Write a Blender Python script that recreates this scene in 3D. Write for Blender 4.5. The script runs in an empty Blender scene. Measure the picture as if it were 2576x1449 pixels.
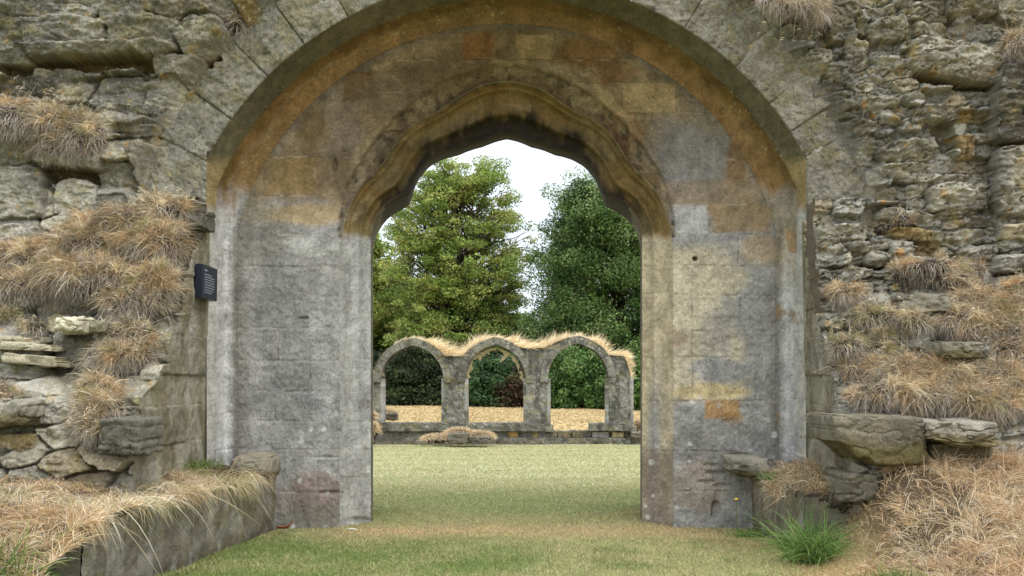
import bpy, bmesh, math
import numpy as np
from mathutils import Vector

# ------------------------------------------------------------------ camera, world, sun, exposure
scene = bpy.context.scene
F_PX, CX, CY, HOR, CAMH = 2800.0, 1288.0, 724.5, 965.0, 1.25
PITCH = math.atan((HOR - CY) / F_PX)
cam_data = bpy.data.cameras.new('camera')
cam = bpy.data.objects.new('camera', cam_data)
scene.collection.objects.link(cam)
cam.location = (0, 0, CAMH)
cam.rotation_euler = (math.radians(90) + PITCH, 0, 0)
cam_data.sensor_width = 36
cam_data.lens = F_PX / 2576 * 36
cam_data.clip_start = 0.1
cam_data.clip_end = 3000
scene.camera = cam

SUN_EL, SUN_AZ = math.radians(60), math.radians(125)   # azimuth clockwise from +Y
world = bpy.data.worlds.new('World')
scene.world = world
world.use_nodes = True
wn, wl = world.node_tree.nodes, world.node_tree.links
wn.clear()
sky = wn.new('ShaderNodeTexSky'); sky.sky_type = 'NISHITA'; sky.sun_disc = False
sky.sun_elevation = SUN_EL; sky.sun_rotation = SUN_AZ
bg1 = wn.new('ShaderNodeBackground'); bg1.inputs[1].default_value = 0.10
wl.new(sky.outputs[0], bg1.inputs[0])
tc = wn.new('ShaderNodeTexCoord'); nz = wn.new('ShaderNodeTexNoise'); nz.inputs['Scale'].default_value = 2.2
nz.inputs['Detail'].default_value = 5
wl.new(tc.outputs['Generated'], nz.inputs['Vector'])
rp = wn.new('ShaderNodeValToRGB')
rp.color_ramp.elements[0].position = 0.3; rp.color_ramp.elements[0].color = (0.80, 0.86, 0.95, 1)
rp.color_ramp.elements[1].position = 0.7; rp.color_ramp.elements[1].color = (0.93, 0.97, 1.0, 1)
wl.new(nz.outputs[0], rp.inputs[0])
bg2 = wn.new('ShaderNodeBackground'); bg2.inputs[1].default_value = 0.78   # the overcast cloud layer
wl.new(rp.outputs[0], bg2.inputs[0])
sxyz = wn.new('ShaderNodeSeparateXYZ'); wl.new(tc.outputs['Generated'], sxyz.inputs[0])
mr = wn.new('ShaderNodeMapRange'); mr.inputs[1].default_value = 0; mr.inputs[2].default_value = 1
mr.inputs[3].default_value = 0.56; mr.inputs[4].default_value = 1.45     # overcast luminance, horizon to zenith
wl.new(sxyz.outputs[2], mr.inputs[0]); wl.new(mr.outputs[0], bg2.inputs[1])
mixw = wn.new('ShaderNodeMixShader'); mixw.inputs[0].default_value = 0.88
wl.new(bg1.outputs[0], mixw.inputs[1]); wl.new(bg2.outputs[0], mixw.inputs[2])
wout = wn.new('ShaderNodeOutputWorld'); wl.new(mixw.outputs[0], wout.inputs[0])

sd = bpy.data.lights.new('sun', 'SUN'); sd.energy = 1.0; sd.angle = math.radians(45); sd.color = (1, 0.97, 0.93)
sun = bpy.data.objects.new('sun', sd); scene.collection.objects.link(sun)
sv = Vector((math.sin(SUN_AZ) * math.cos(SUN_EL), math.cos(SUN_AZ) * math.cos(SUN_EL), math.sin(SUN_EL)))
sun.rotation_euler = sv.to_track_quat('Z', 'Y').to_euler()
scene.view_settings.view_transform = 'Standard'
scene.view_settings.look = 'None'
scene.view_settings.exposure = 1.05
scene.view_settings.gamma = 1

# ------------------------------------------------------------------ helpers
RNG = np.random.default_rng(7)
CT, ST = math.cos(PITCH), math.sin(PITCH)

def P(px, py, d):
    """point at depth d (world Y) seen at reference coordinate (px, py)"""
    px = np.asarray(px, float); py = np.asarray(py, float); d = np.asarray(d, float)
    x = (px - CX) / F_PX; y = (CY - py) / F_PX
    dy = CT - y * ST; dz = ST + y * CT
    k = d / dy
    return np.stack(np.broadcast_arrays(x * k, d + 0 * k, CAMH + dz * k), -1)

def proj(X, Y, Z):
    z = Z - CAMH
    fwd = Y * CT + z * ST; up = -Y * ST + z * CT
    return CX + F_PX * X / fwd, CY - F_PX * up / fwd

def hash2(ix, iy, seed):
    ix = ix.astype(np.int64); iy = iy.astype(np.int64)
    h = (ix * 374761393 + iy * 668265263 + seed * 1442695041) & 0xffffffff
    h = ((h ^ (h >> 13)) * 1274126177) & 0xffffffff
    h = ((h ^ (h >> 15)) * 2246822519) & 0xffffffff
    h = h ^ (h >> 14)
    return h / 4294967295.0

def vnoise(x, y, seed=0):
    x = np.asarray(x, float); y = np.asarray(y, float)
    ix = np.floor(x); iy = np.floor(y); fx = x - ix; fy = y - iy
    fx = fx * fx * fx * (fx * (fx * 6 - 15) + 10); fy = fy * fy * fy * (fy * (fy * 6 - 15) + 10)
    a = hash2(ix, iy, seed); b = hash2(ix + 1, iy, seed); c = hash2(ix, iy + 1, seed); d = hash2(ix + 1, iy + 1, seed)
    return (a * (1 - fx) + b * fx) * (1 - fy) + (c * (1 - fx) + d * fx) * fy - 0.5

def fbm(x, y, o=4, seed=0, g=0.5):
    r = 0; a = 1.0
    for i in range(o):
        r = r + a * vnoise(x * 2 ** i * 1.03 + i * 17.3, y * 2 ** i * 1.03 - i * 9.1, seed + i)
        a *= g
    return r

def voronoi(x, y, seed=0, jit=0.85):
    ix = np.floor(x); iy = np.floor(y)
    f1 = np.full(x.shape, 9.0); f2 = f1.copy(); cid = np.zeros(x.shape); cx = f1.copy(); cy = f1.copy()
    for dx in (-1, 0, 1):
        for dy in (-1, 0, 1):
            jx = ix + dx; jy = iy + dy
            qx = jx + 0.5 + jit * (hash2(jx, jy, seed) - 0.5); qy = jy + 0.5 + jit * (hash2(jx, jy, seed + 5) - 0.5)
            d = np.hypot(x - qx, y - qy)
            nearer = d < f1
            f2 = np.where(nearer, f1, np.minimum(f2, d))
            cid = np.where(nearer, hash2(jx, jy, seed + 9), cid)
            cx = np.where(nearer, x - qx, cx); cy = np.where(nearer, y - qy, cy)
            f1 = np.where(nearer, d, f1)
    return f1, f2, cid, cx, cy

def sm(a, b, x):
    t = np.clip((x - a) / (b - a), 0, 1)
    return t * t * (3 - 2 * t)

def lin(c):
    c = np.asarray(c, float) / 255
    c = np.where(c <= 0.04045, c / 12.92, ((c + 0.055) / 1.055) ** 2.4)
    return c * .88 + .12 * c.mean(-1, keepdims=True)

def mixc(col, c, m):
    return col * (1 - m[..., None]) + np.asarray(c) * m[..., None]

def mesh_obj(name, V, Fc, mat, parent=None, col=None, smooth=True):
    V = np.asarray(V, np.float32).reshape(-1, 3); Fc = np.asarray(Fc, np.int32)
    me = bpy.data.meshes.new(name)
    n, k = Fc.shape
    me.vertices.add(len(V)); me.vertices.foreach_set('co', V.ravel())
    me.loops.add(n * k); me.loops.foreach_set('vertex_index', Fc.ravel())
    me.polygons.add(n)
    me.polygons.foreach_set('loop_start', np.arange(0, n * k, k, dtype=np.int32))
    me.polygons.foreach_set('loop_total', np.full(n, k, np.int32))
    me.polygons.foreach_set('use_smooth', np.full(n, smooth))
    me.update(calc_edges=True)
    me.validate()
    if col is not None:
        at = me.color_attributes.new('Col', 'FLOAT_COLOR', 'POINT')
        c = np.ones((len(V), 4), np.float32); col = np.asarray(col).reshape(len(V), -1); c[:, :col.shape[1]] = col
        at.data.foreach_set('color', c.ravel())
    me.materials.append(mat)
    ob = bpy.data.objects.new(name, me); scene.collection.objects.link(ob)
    if parent is not None:
        ob.parent = parent
        ob.matrix_parent_inverse = parent.matrix_world.inverted()
    return ob

def grid_faces(r, c, keep=None):
    i = np.arange(r * c).reshape(r, c)
    f = np.stack([i[:-1, :-1], i[:-1, 1:], i[1:, 1:], i[1:, :-1]], -1)
    return f[keep] if keep is not None else f.reshape(-1, 4)

def compact(V, Fc, col=None):
    u, inv = np.unique(Fc.ravel(), return_inverse=True)
    return V[u], inv.reshape(Fc.shape), (None if col is None else col[u])

def empty(name, loc, label, cat, group=None):
    o = bpy.data.objects.new(name, None); scene.collection.objects.link(o)
    o.location = loc; o.empty_display_size = 0.1
    o['label'] = label; o['category'] = cat
    if group: o['group'] = group
    bpy.context.view_layer.update()
    return o

def tag(o, label, cat=None, group=None, kind=None):
    o['label'] = label
    if cat: o['category'] = cat
    if group: o['group'] = group
    if kind: o['kind'] = kind
    return o

# ------------------------------------------------------------------ materials
def base_mat(name, rough=0.9):
    m = bpy.data.materials.new(name); m.use_nodes = True
    b = m.node_tree.nodes['Principled BSDF']
    b.inputs['Roughness'].default_value = rough
    b.inputs['Specular IOR Level'].default_value = 0.2
    return m, m.node_tree.nodes, m.node_tree.links, b

def stone_mat(name, flat=None, grain=1.0, speck=1.0, bump=0.6, scale=1.0):
    """weathered limestone: attribute colour (or flat) with mottling, lichen grains and pits"""
    m, n, l, b = base_mat(name, 0.92)
    geo = n.new('ShaderNodeNewGeometry')
    if flat is None:
        at = n.new('ShaderNodeAttribute'); at.attribute_name = 'Col'
        base = at.outputs['Color']; amt = at.outputs['Alpha']
    else:
        rgb = n.new('ShaderNodeRGB'); rgb.outputs[0].default_value = (*lin(flat), 1); base = rgb.outputs[0]; amt = None
    def noise(sc, det, rough=0.6):
        t = n.new('ShaderNodeTexNoise'); t.inputs['Scale'].default_value = sc * scale; t.inputs['Detail'].default_value = det
        t.inputs['Roughness'].default_value = rough
        l.new(geo.outputs['Position'], t.inputs['Vector']); return t.outputs[0]
    def ramp(src, p0, c0, p1, c1):
        r = n.new('ShaderNodeValToRGB'); e = r.color_ramp.elements
        e[0].position = p0; e[0].color = (*c0, 1) if len(c0) == 3 else c0
        e[1].position = p1; e[1].color = (*c1, 1) if len(c1) == 3 else c1
        l.new(src, r.inputs[0]); return r.outputs[0]
    def mix(kind, fac, a, c):
        x = n.new('ShaderNodeMixRGB'); x.blend_type = kind
        if isinstance(fac, (int, float)): x.inputs[0].default_value = fac
        else: l.new(fac, x.inputs[0])
        l.new(a, x.inputs[1])
        if isinstance(c, tuple): x.inputs[2].default_value = (*c, 1)
        else: l.new(c, x.inputs[2])
        return x.outputs[0]
    n1 = noise(7, 5); n2 = noise(170, 4, 0.85); n3 = noise(34, 3, 0.7)
    c = mix('MULTIPLY', 0.75, base, ramp(n1, 0.32, (0.62, 0.62, 0.60), 0.68, (1.28, 1.27, 1.24)))
    c = mix('MULTIPLY', 0.85 * grain, c, ramp(n2, 0.38, (0.22, 0.22, 0.215), 0.62, (1.75, 1.75, 1.75)))
    sp = ramp(n2, 0.58, (0, 0, 0), 0.70, (1, 1, 1))
    spm = n.new('ShaderNodeMath'); spm.operation = 'MULTIPLY'; l.new(sp, spm.inputs[0])
    if amt is not None:
        mm = n.new('ShaderNodeMath'); mm.operation = 'MULTIPLY'; l.new(amt, mm.inputs[0]); mm.inputs[1].default_value = speck; l.new(mm.outputs[0], spm.inputs[1])
    else: spm.inputs[1].default_value = 0.5 * speck
    c = mix('MIX', spm.outputs[0], c, (0.52, 0.51, 0.47))
    dk = ramp(n3, 0.30, (1, 1, 1), 0.38, (0, 0, 0))
    dkm = n.new('ShaderNodeMath'); dkm.operation = 'MULTIPLY'; l.new(dk, dkm.inputs[0]); dkm.inputs[1].default_value = 0.55 * grain
    c = mix('MIX', dkm.outputs[0], c, (0.05, 0.047, 0.038))
    l.new(c, b.inputs['Base Color'])
    ad = n.new('ShaderNodeMath'); ad.operation = 'ADD'; l.new(n2, ad.inputs[0]); l.new(n3, ad.inputs[1])
    bp = n.new('ShaderNodeBump'); bp.inputs['Strength'].default_value = bump; bp.inputs['Distance'].default_value = 0.012 / scale
    l.new(ad.outputs[0], bp.inputs['Height']); l.new(bp.outputs[0], b.inputs['Normal'])
    return m

def col_mat(name, rough=0.8, transl=0.0, noise_amt=0.0):
    m, n, l, b = base_mat(name, rough)
    at = n.new('ShaderNodeAttribute'); at.attribute_name = 'Col'
    src = at.outputs['Color']
    if noise_amt:
        geo = n.new('ShaderNodeNewGeometry'); t = n.new('ShaderNodeTexNoise'); t.inputs['Scale'].default_value = 90; t.inputs['Detail'].default_value = 4
        l.new(geo.outputs['Position'], t.inputs['Vector'])
        r = n.new('ShaderNodeValToRGB'); r.color_ramp.elements[0].position = .35; r.color_ramp.elements[0].color = (.45, .45, .45, 1)
        r.color_ramp.elements[1].position = .65; r.color_ramp.elements[1].color = (1.35, 1.35, 1.35, 1); l.new(t.outputs[0], r.inputs[0])
        x = n.new('ShaderNodeMixRGB'); x.blend_type = 'MULTIPLY'; x.inputs[0].default_value = noise_amt
        l.new(src, x.inputs[1]); l.new(r.outputs[0], x.inputs[2]); src = x.outputs[0]
    l.new(src, b.inputs['Base Color'])
    if transl:
        tr = n.new('ShaderNodeBsdfTranslucent'); l.new(src, tr.inputs[0])
        mx = n.new('ShaderNodeMixShader'); mx.inputs[0].default_value = transl
        out = n['Material Output']
        l.new(b.outputs[0], mx.inputs[1]); l.new(tr.outputs[0], mx.inputs[2]); l.new(mx.outputs[0], out.inputs[0])
    return m

def flat_mat(name, rgb, rough=0.8, sc=30, amt=0.5):
    m, n, l, b = base_mat(name, rough)
    geo = n.new('ShaderNodeNewGeometry'); t = n.new('ShaderNodeTexNoise'); t.inputs['Scale'].default_value = sc; t.inputs['Detail'].default_value = 5
    l.new(geo.outputs['Position'], t.inputs['Vector'])
    c = lin(rgb); r = n.new('ShaderNodeValToRGB')
    r.color_ramp.elements[0].position = .3; r.color_ramp.elements[0].color = (*(c * (1 - amt)), 1)
    r.color_ramp.elements[1].position = .7; r.color_ramp.elements[1].color = (*(c * (1 + amt)), 1)
    l.new(t.outputs[0], r.inputs[0]); l.new(r.outputs[0], b.inputs['Base Color'])
    return m

M_STONE = stone_mat('weathered_limestone')
M_ASHLAR = stone_mat('smooth_limestone', grain=0.75, speck=0.6, bump=0.42)
M_FAR = stone_mat('arcade_limestone', grain=0.8, speck=1.0, bump=0.5, scale=0.42)
M_GRASS = col_mat('grass_blades', 0.7, 0.25)
M_LEAF = col_mat('leaves', 0.55, 0.3)
M_SOIL = flat_mat('dark_soil', (62, 52, 44), 0.95, 60, 0.6)
M_BARK = flat_mat('bark', (78, 68, 54), 0.9, 12, 0.45)
M_GROUND = col_mat('turf_ground', 0.95, 0, 0.8)

# ------------------------------------------------------------------ ground
def gz(X, Y):
    """height of the ground"""
    z = 0.30 * sm(24.0, 27.0, Y) + 0.012 * np.clip(Y - 26, 0, 40) * 1.0 - 0.006 * np.clip(X, -10, 10) * sm(26, 40, Y) * 2
    m = np.maximum(sm(2.15, 2.75, X) * sm(6.9, 8.0, Y), sm(2.0, 3.4, X) * sm(6.2, 8.2, Y)) * (1 - sm(10.0, 10.4, Y))
    z = z + 0.66 * m * (1 + 0.25 * fbm(X * 1.5, Y * 1.5, 3, 60))
    z = z + 0.02 * fbm(X * .7, Y * .7, 3, 61) * sm(5, 12, np.abs(X) + np.abs(Y))
    return z

STRAW = lin((190, 160, 112)); GREEN = lin((112, 128, 62)); OLIVE = lin((150, 145, 90))
def ground_col(X, Y):
    n1 = fbm(X * 1.1, Y * 1.1, 4, 30); n2 = fbm(X * 5, Y * 5, 3, 31)
    c = np.broadcast_to(lin((152, 152, 98)), X.shape + (3,)).copy()
    # far lawn with mown stripes
    c = mixc(c, lin((176, 173, 126)), sm(12.0, 15, Y) * 0.95)
    c = mixc(c, lin((136, 146, 82)), sm(.0, .5, np.sin(Y * 5.2 + X * .25)) * sm(12, 15, Y) * 0.2)
    c = mixc(c, lin((144, 152, 92)), sm(10.6, 11.2, Y) * (1 - sm(12.2, 14, Y)) * sm(-.25, .25, n1 + .1) * 0.8)
    # green left foreground, olive right
    c = mixc(c, GREEN, sm(0.6, -0.9, X + n1 * 1.2) * (1 - sm(8.9, 9.7, Y + n2 * .4)) * 0.9)
    c = mixc(c, lin((120, 128, 70)), sm(.12, .4, n1 + n2 * .3) * (1 - sm(9, 10, Y)) * 0.7)
    # worn strip in the doorway
    w = np.exp(-((Y - (9.75 - .12 * np.abs(X)) + n1 * .3) / 0.5) ** 2) * sm(2.1, 1.2, np.abs(X - .15))
    c = mixc(c, lin((186, 162, 116)), np.clip(w * .8 + n2 * .5 * w, 0, 1))
    c = mixc(c, lin((178, 152, 104)), sm(1.7, 2.3, X + n1 * .4) * (1 - sm(10, 10.4, Y)) * .9)
    c = mixc(c, lin((84, 68, 48)), sm(2.25, 2.6, X) * sm(6.3, 7.0, Y) * (1 - sm(10, 10.4, Y)))
    # dry hay field beyond the arcade
    c = mixc(c, lin((196, 168, 112)), sm(23.4, 24.0, Y))
    c = mixc(c, lin((190, 160, 106)), sm(.05, .35, n1 + n2 * .6) * sm(23.6, 24.4, Y) * .7)
    c = mixc(c, lin((90, 92, 48)), sm(52, 60, Y))
    return c * 1.18

gx = np.concatenate([-np.geomspace(1200, 8, 26), np.arange(-7.5, 7.5, .06), np.geomspace(8, 1200, 26)])
gy = np.concatenate([-np.geomspace(300, 2, 14), np.arange(-1, 4, .5), np.arange(4, 27, .05), np.arange(27, 60, .4), np.geomspace(61, 1800, 26)])
GX, GY = np.meshgrid(gx, gy)
GZ = gz(GX, GY)
ground = mesh_obj('ground', np.stack([GX, GY, GZ], -1), grid_faces(*GX.shape), M_GROUND, col=ground_col(GX, GY).reshape(-1, 3) * .75)
tag(ground, 'mown lawn in front of and beyond the archway', kind='structure')

# ------------------------------------------------------------------ portal curves (reference coordinates about x = 1274)
OX, OY = 1274.0, 600.0
FR = np.array([(341, 600), (336, 565), (324, 540), (304, 515), (280, 499), (245, 484), (237, 466), (220, 426), (190, 396), (158, 380), (118, 371), (60, 353), (0, 334)], float)
DR = np.array([(420, 600), (412, 555), (392, 500), (358, 448), (300, 412), (291, 372), (264, 330), (218, 298), (157, 276), (118, 236), (60, 207), (0, 199)], float)
def polar_fn(pts):
    a = np.arctan2(OY - pts[:, 1], pts[:, 0]); r = np.hypot(pts[:, 0], OY - pts[:, 1])
    def f(phi):
        q = np.where(phi > np.pi / 2, np.pi - phi, phi)
        return np.interp(q, a, r)
    return f
def circ_fn(yc, R, w):
    def f(phi):
        s, c = np.sin(phi), np.cos(phi)
        h = OY - yc
        b = s * h; r = b * -1 + 0
        # |O + r*(c, s) - C| = R with C = (0, OY-yc) in y-up coordinates
        r = s * h + np.sqrt(np.maximum((s * h) ** 2 - (h * h - R * R), 0))
        return np.minimum(r, w / np.maximum(np.abs(c), 1e-6))
    return f
fA = circ_fn(794, 850, 754); fB = circ_fn(792, 797, 731); fC = circ_fn(761, 702, 680); fD = polar_fn(DR); fF = polar_fn(FR)
WA, WB, WC, WD, WF = 754, 731, 680, 420, 341
YBOT = 1352.0
# stations along the portal: left jamb up, arch, right jamb down
jy = np.arange(YBOT, 600, -2.6)
ph = np.linspace(np.pi, 0, 760)
def curve(fn, w):
    L = np.stack([np.full(len(jy), OX - w), jy], -1)
    r = fn(ph)
    A = np.stack([OX + r * np.cos(ph), OY - r * np.sin(ph)], -1)
    R_ = np.stack([np.full(len(jy), OX + w), jy[::-1]], -1)
    return np.concatenate([L, A, R_])
def smooth_curve(c, w, m):
    k = np.ones(w) / w; o = c.copy()
    for j in range(2): o[w:-w, j] = np.convolve(c[:, j], k, 'same')[w:-w]
    return c * (1 - m) + o * m
cA, cB, cC, cD, cF = [curve(f, w) for f, w in ((fA, WA), (fB, WB), (fC, WC), (fD, WD), (fF, WF))]
cD = smooth_curve(cD, 81, .8); cD = smooth_curve(cD, 15, 1); cF = smooth_curve(cF, 9, 1)

def seg_groove(px, py, lines, wdt=2.2):
    """0..1 mask of joint lines given as (x0, y0, x1, y1)"""
    m = np.zeros(px.shape)
    jx = px + 3 * fbm(px / 40, py / 40, 3, 3); jyy = py + 3 * fbm(px / 40, py / 40, 3, 4)
    for x0, y0, x1, y1 in lines:
        dx, dy = x1 - x0, y1 - y0
        t = np.clip(((jx - x0) * dx + (jyy - y0) * dy) / (dx * dx + dy * dy), 0, 1)
        d = np.hypot(jx - x0 - t * dx, jyy - y0 - t * dy)
        m = np.maximum(m, np.exp(-(d / wdt) ** 2))
    return m * sm(-.5, .1, fbm(px / 55, py / 55, 3, 6))

def blob(px, py, cx, cy, rx, ry, soft=.35, warp=.35, seed=0, rot=0, sq=False):
    x = px - cx; y = py - cy
    if rot:
        a = math.radians(rot); x, y = x * math.cos(a) + y * math.sin(a), -x * math.sin(a) + y * math.cos(a)
    nx = fbm(px / (rx * 1.2 + 8), py / (ry * 1.2 + 8), 4, 200 + seed) * warp * 1.6
    q = (np.maximum(np.abs(x / rx), np.abs(y / ry)) if sq else np.hypot(x / rx, y / ry)) + nx
    return 1 - sm(1 - soft, 1 + soft, q)

JOINTS = [
    (596, 670, 850, 670), (700, 746, 850, 746), (596, 825, 760, 827), (720, 826, 850, 824), (596, 907, 850, 907), (640, 983, 850, 985), (596, 1059, 850, 1059), (700, 1131, 930, 1131), (705, 1237, 860, 1237),
    (700, 825, 700, 907), (760, 746, 760, 825), (690, 985, 690, 1059), (780, 907, 780, 983), (800, 1131, 800, 1237), (740, 1237, 740, 1330),
    (700, 590, 850, 590), (596, 492, 850, 492), (660, 395, 890, 395), (792, 395, 792, 492), (838, 231, 838, 395), (838, 231, 1010, 231), (700, 492, 700, 590), (925, 300, 925, 231),
    (1000, 151, 1600, 151), (1298, 85, 1298, 151), (1390, 85, 1390, 151), (1160, 80, 1160, 151), (1040, 110, 1040, 200), (1470, 100, 1470, 180),
    (1450, 210, 1760, 210), (1563, 210, 1563, 285), (1702, 210, 1702, 285), (1560, 285, 1820, 285), (1600, 400, 1900, 400), (1640, 285, 1640, 400), (1780, 400, 1780, 514),
    (1690, 514, 1955, 514), (1690, 589, 1955, 589), (1783, 514, 1783, 589), (1857, 589, 1857, 669), (1620, 669, 1955, 669), (1700, 743, 1960, 743), (1741, 743, 1741, 1008), (1862, 743, 1862, 899),
    (1690, 832, 1960, 832), (1690, 899, 1960, 899), (1901, 899, 1901, 1008), (1690, 1008, 1960, 1008), (1620, 1008, 1700, 1008), (1620, 1134, 1860, 1134), (1770, 1134, 1770, 1235), (1700, 1235, 1880, 1235), (1800, 1235, 1800, 1320),
    (1618, 740, 1690, 735), (1618, 899, 1690, 903), (855, 720, 930, 722), (855, 900, 930, 902), (855, 1060, 930, 1060), (855, 1200, 930, 1202)]

LR = np.array([(424, 600), (420, 540), (402, 470), (364, 400), (320, 340), (260, 280), (190, 225), (120, 190), (60, 172), (0, 165)], float)
def label_mask(px, py, soft=3):
    """inside the worn outer label of the doorway head"""
    r = np.hypot(px - OX, py - OY) + 5 * fbm(px / 22, py / 22, 3, 140)
    return sm(soft, -soft, r - polar_fn(LR)(np.arctan2(OY - py, px - OX))) * (py < 600)
def portal_color(px, py, s):
    """base colour of the dressed stone. s: 0 A..1 B..2 C..3 D..4 F"""
    g = lambda *c: lin(c)
    col = np.broadcast_to(g(140, 137, 131), px.shape + (3,)).copy()
    n1 = fbm(px / 90, py / 90, 4, 40); n2 = fbm(px / 25, py / 60, 4, 41)
    left = px < OX
    tame = lambda c: np.asarray(c) * .78 + .22 * np.mean(c) if c[0] - c[2] > 70 else c
    B = lambda cx, cy, rx, ry, c, st=1.0, **k: mixc(col, g(*tame(c)), st * blob(px, py, cx, cy, rx, ry, **k))
    # panels
    up = sm(560, 500, py + n1 * 60)
    col = mixc(col, g(138, 118, 88), up * (s > 1.9))
    col = mixc(col, g(112, 92, 66), up * (s > 1.9) * sm(.05, .4, n1) * .7)
    col = mixc(col, g(166, 146, 112), up * (s > 1.9) * sm(.0, .35, fbm(px / 45, py / 45, 4, 47)) * .5)
    col = mixc(col, g(108, 105, 100), (s > 1.9) * (1 - up) * sm(-.05, .35, fbm(px / 45, py / 100, 4, 48)) * .3)
    col = mixc(col, g(166, 163, 156), (s > 1.9) * (1 - up) * sm(.1, .4, fbm(px / 30, py / 60, 4, 49)) * .25)
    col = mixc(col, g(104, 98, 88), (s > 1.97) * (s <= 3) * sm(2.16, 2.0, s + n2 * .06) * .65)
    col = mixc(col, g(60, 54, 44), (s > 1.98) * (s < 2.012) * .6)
    rt = (px > OX) & (s > 1.9)
    col = mixc(col, g(172, 160, 134), rt * sm(600, 640, py) * sm(1050, 960, py + n1 * 60) * sm(1905, 1800, px + n1 * 80))
    col = B(700, 760, 60, 190, (118, 116, 112), .6, seed=1)
    col = B(740, 1010, 110, 60, (112, 110, 107), .7, seed=2)
    col = B(660, 600, 70, 50, (112, 108, 98), .7, seed=3)
    col = B(900, 800, 30, 330, (172, 170, 166), .6, seed=4, soft=.6)
    col = B(815, 1000, 25, 250, (165, 163, 160), .4, seed=5, soft=.6)
    col = B(800, 1240, 60, 60, (122, 98, 88), .65, seed=6)
    col = B(740, 1265, 60, 40, (116, 102, 92), .5, seed=7)
    col = B(830, 1310, 140, 40, (112, 106, 92), .7, seed=8)
    col = B(735, 440, 65, 48, (140, 108, 52), .85, seed=9, sq=True, soft=.12, warp=.1)
    col = B(640, 440, 60, 40, (146, 120, 70), .6, seed=10)
    col = B(760, 540, 110, 28, (172, 140, 84), .8, seed=11)
    col = B(640, 530, 50, 30, (136, 126, 100), .7, seed=12)
    col = B(780, 620, 70, 22, (160, 157, 150), .8, seed=13)
    col = B(860, 330, 60, 90, (132, 118, 104), .6, seed=14)
    col = B(790, 330, 40, 60, (130, 102, 56), .7, seed=15)
    col = B(905, 215, 40, 35, (122, 84, 40), .7, seed=16, sq=True, soft=.2, warp=.15)
    col = B(985, 250, 90, 45, (118, 102, 84), .6, seed=17)
    col = B(880, 440, 45, 60, (104, 88, 60), .6, seed=18)
    col = B(925, 380, 22, 60, (168, 150, 110), .5, seed=19, rot=35)
    col = B(1100, 180, 90, 35, (108, 94, 68), .6, seed=20)
    col = B(1205, 115, 40, 34, (146, 92, 40), .85, seed=21, sq=True, soft=.15, warp=.12)
    col = B(1345, 118, 44, 30, (172, 146, 104), .9, seed=22, sq=True, soft=.12, warp=.08)
    col = B(1480, 130, 85, 40, (140, 92, 38), .85, seed=23)
    col = B(1540, 185, 60, 30, (132, 78, 32), .7, seed=24)
    col = B(1340, 175, 90, 16, (160, 142, 110), .6, seed=25)
    col = B(1632, 248, 68, 36, (172, 146, 104), .9, seed=26, sq=True, soft=.15, warp=.1)
    col = B(1575, 350, 40, 75, (150, 92, 40), .85, seed=27, rot=-20)
    col = B(1610, 400, 14, 60, (190, 170, 128), .7, seed=28, rot=-25)
    col = B(1560, 290, 16, 80, (176, 150, 108), .6, seed=29, rot=-40)
    col = B(1740, 390, 100, 90, (132, 128, 124), .85, seed=30)
    col = B(1800, 300, 60, 40, (124, 114, 92), .7, seed=31)
    col = B(1850, 400, 26, 60, (132, 90, 42), .75, seed=32)
    col = B(1800, 480, 130, 30, (138, 118, 92), .7, seed=33)
    col = B(1640, 470, 20, 60, (150, 110, 52), .8, seed=34, rot=-20)
    col = B(1733, 552, 44, 34, (164, 160, 154), .8, seed=35, sq=True, soft=.12, warp=.08)
    col = B(1865, 552, 80, 34, (150, 118, 72), .85, seed=36, sq=True, soft=.15, warp=.12)
    col = B(1910, 630, 50, 40, (146, 124, 90), .7, seed=37)
    col = B(1800, 850, 36, 70, (142, 136, 128), .6, seed=38)
    col = B(1700, 850, 30, 30, (166, 140, 112), .6, seed=39)
    col = B(1815, 932, 70, 30, (132, 130, 128), .85, seed=40, soft=.2)
    col = B(1800, 985, 100, 20, (182, 160, 112), .8, seed=41)
    col = B(1815, 1030, 44, 23, (168, 124, 66), 1., seed=42, sq=True, soft=.1, warp=.1)
    col = B(1845, 1055, 28, 14, (160, 112, 46), .8, seed=43)
    col = B(1820, 1120, 120, 60, (128, 124, 118), .7, seed=44)
    col = B(1650, 1230, 32, 100, (116, 98, 80), .7, seed=45)
    col = B(1760, 1230, 60, 60, (140, 120, 96), .5, seed=46)
    col = B(1648, 1040, 16, 130, (126, 124, 124), .8, seed=47, soft=.4)
    col = B(1628, 900, 12, 220, (176, 154, 112), .7, seed=48)
    col = B(1665, 1000, 14, 220, (170, 166, 160), .5, seed=49)
    jl = (s > 3) & (px < OX); jr = (s > 3) & (px > OX)
    jc = mixc(np.broadcast_to(g(168, 166, 160), px.shape + (3,)), g(132, 128, 120), sm(.0, .3, n2) * .5)
    col = col * (1 - .75 * jl[..., None]) + jc * .75 * jl[..., None]
    jc = mixc(np.broadcast_to(g(182, 166, 134), px.shape + (3,)), g(160, 156, 150), sm(.25, .6, s - 3) * sm(.9, .7, s - 3) * sm(860, 1100, py))
    jc = mixc(jc, g(128, 112, 94), sm(1120, 1150, py) * .8)
    col = col * (1 - .85 * jr[..., None]) + jc * .85 * jr[..., None]
    lm = label_mask(px, py) * (s > 2) * (s <= 3)
    col = mixc(col, g(112, 94, 64), lm * .5)
    col = mixc(col, g(150, 132, 98), lm * sm(.1, .35, fbm(px / 26, py / 26, 4, 141)) * .8)
    col = mixc(col, g(60, 52, 40), lm * sm(.2, .4, fbm(px / 18, py / 18, 4, 142)) * .6)
    # inner moulding above the springing: olive and brown staining, nearly black at the crown
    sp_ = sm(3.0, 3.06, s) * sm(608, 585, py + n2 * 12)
    t = np.clip(s - 3, 0, 1)
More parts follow.
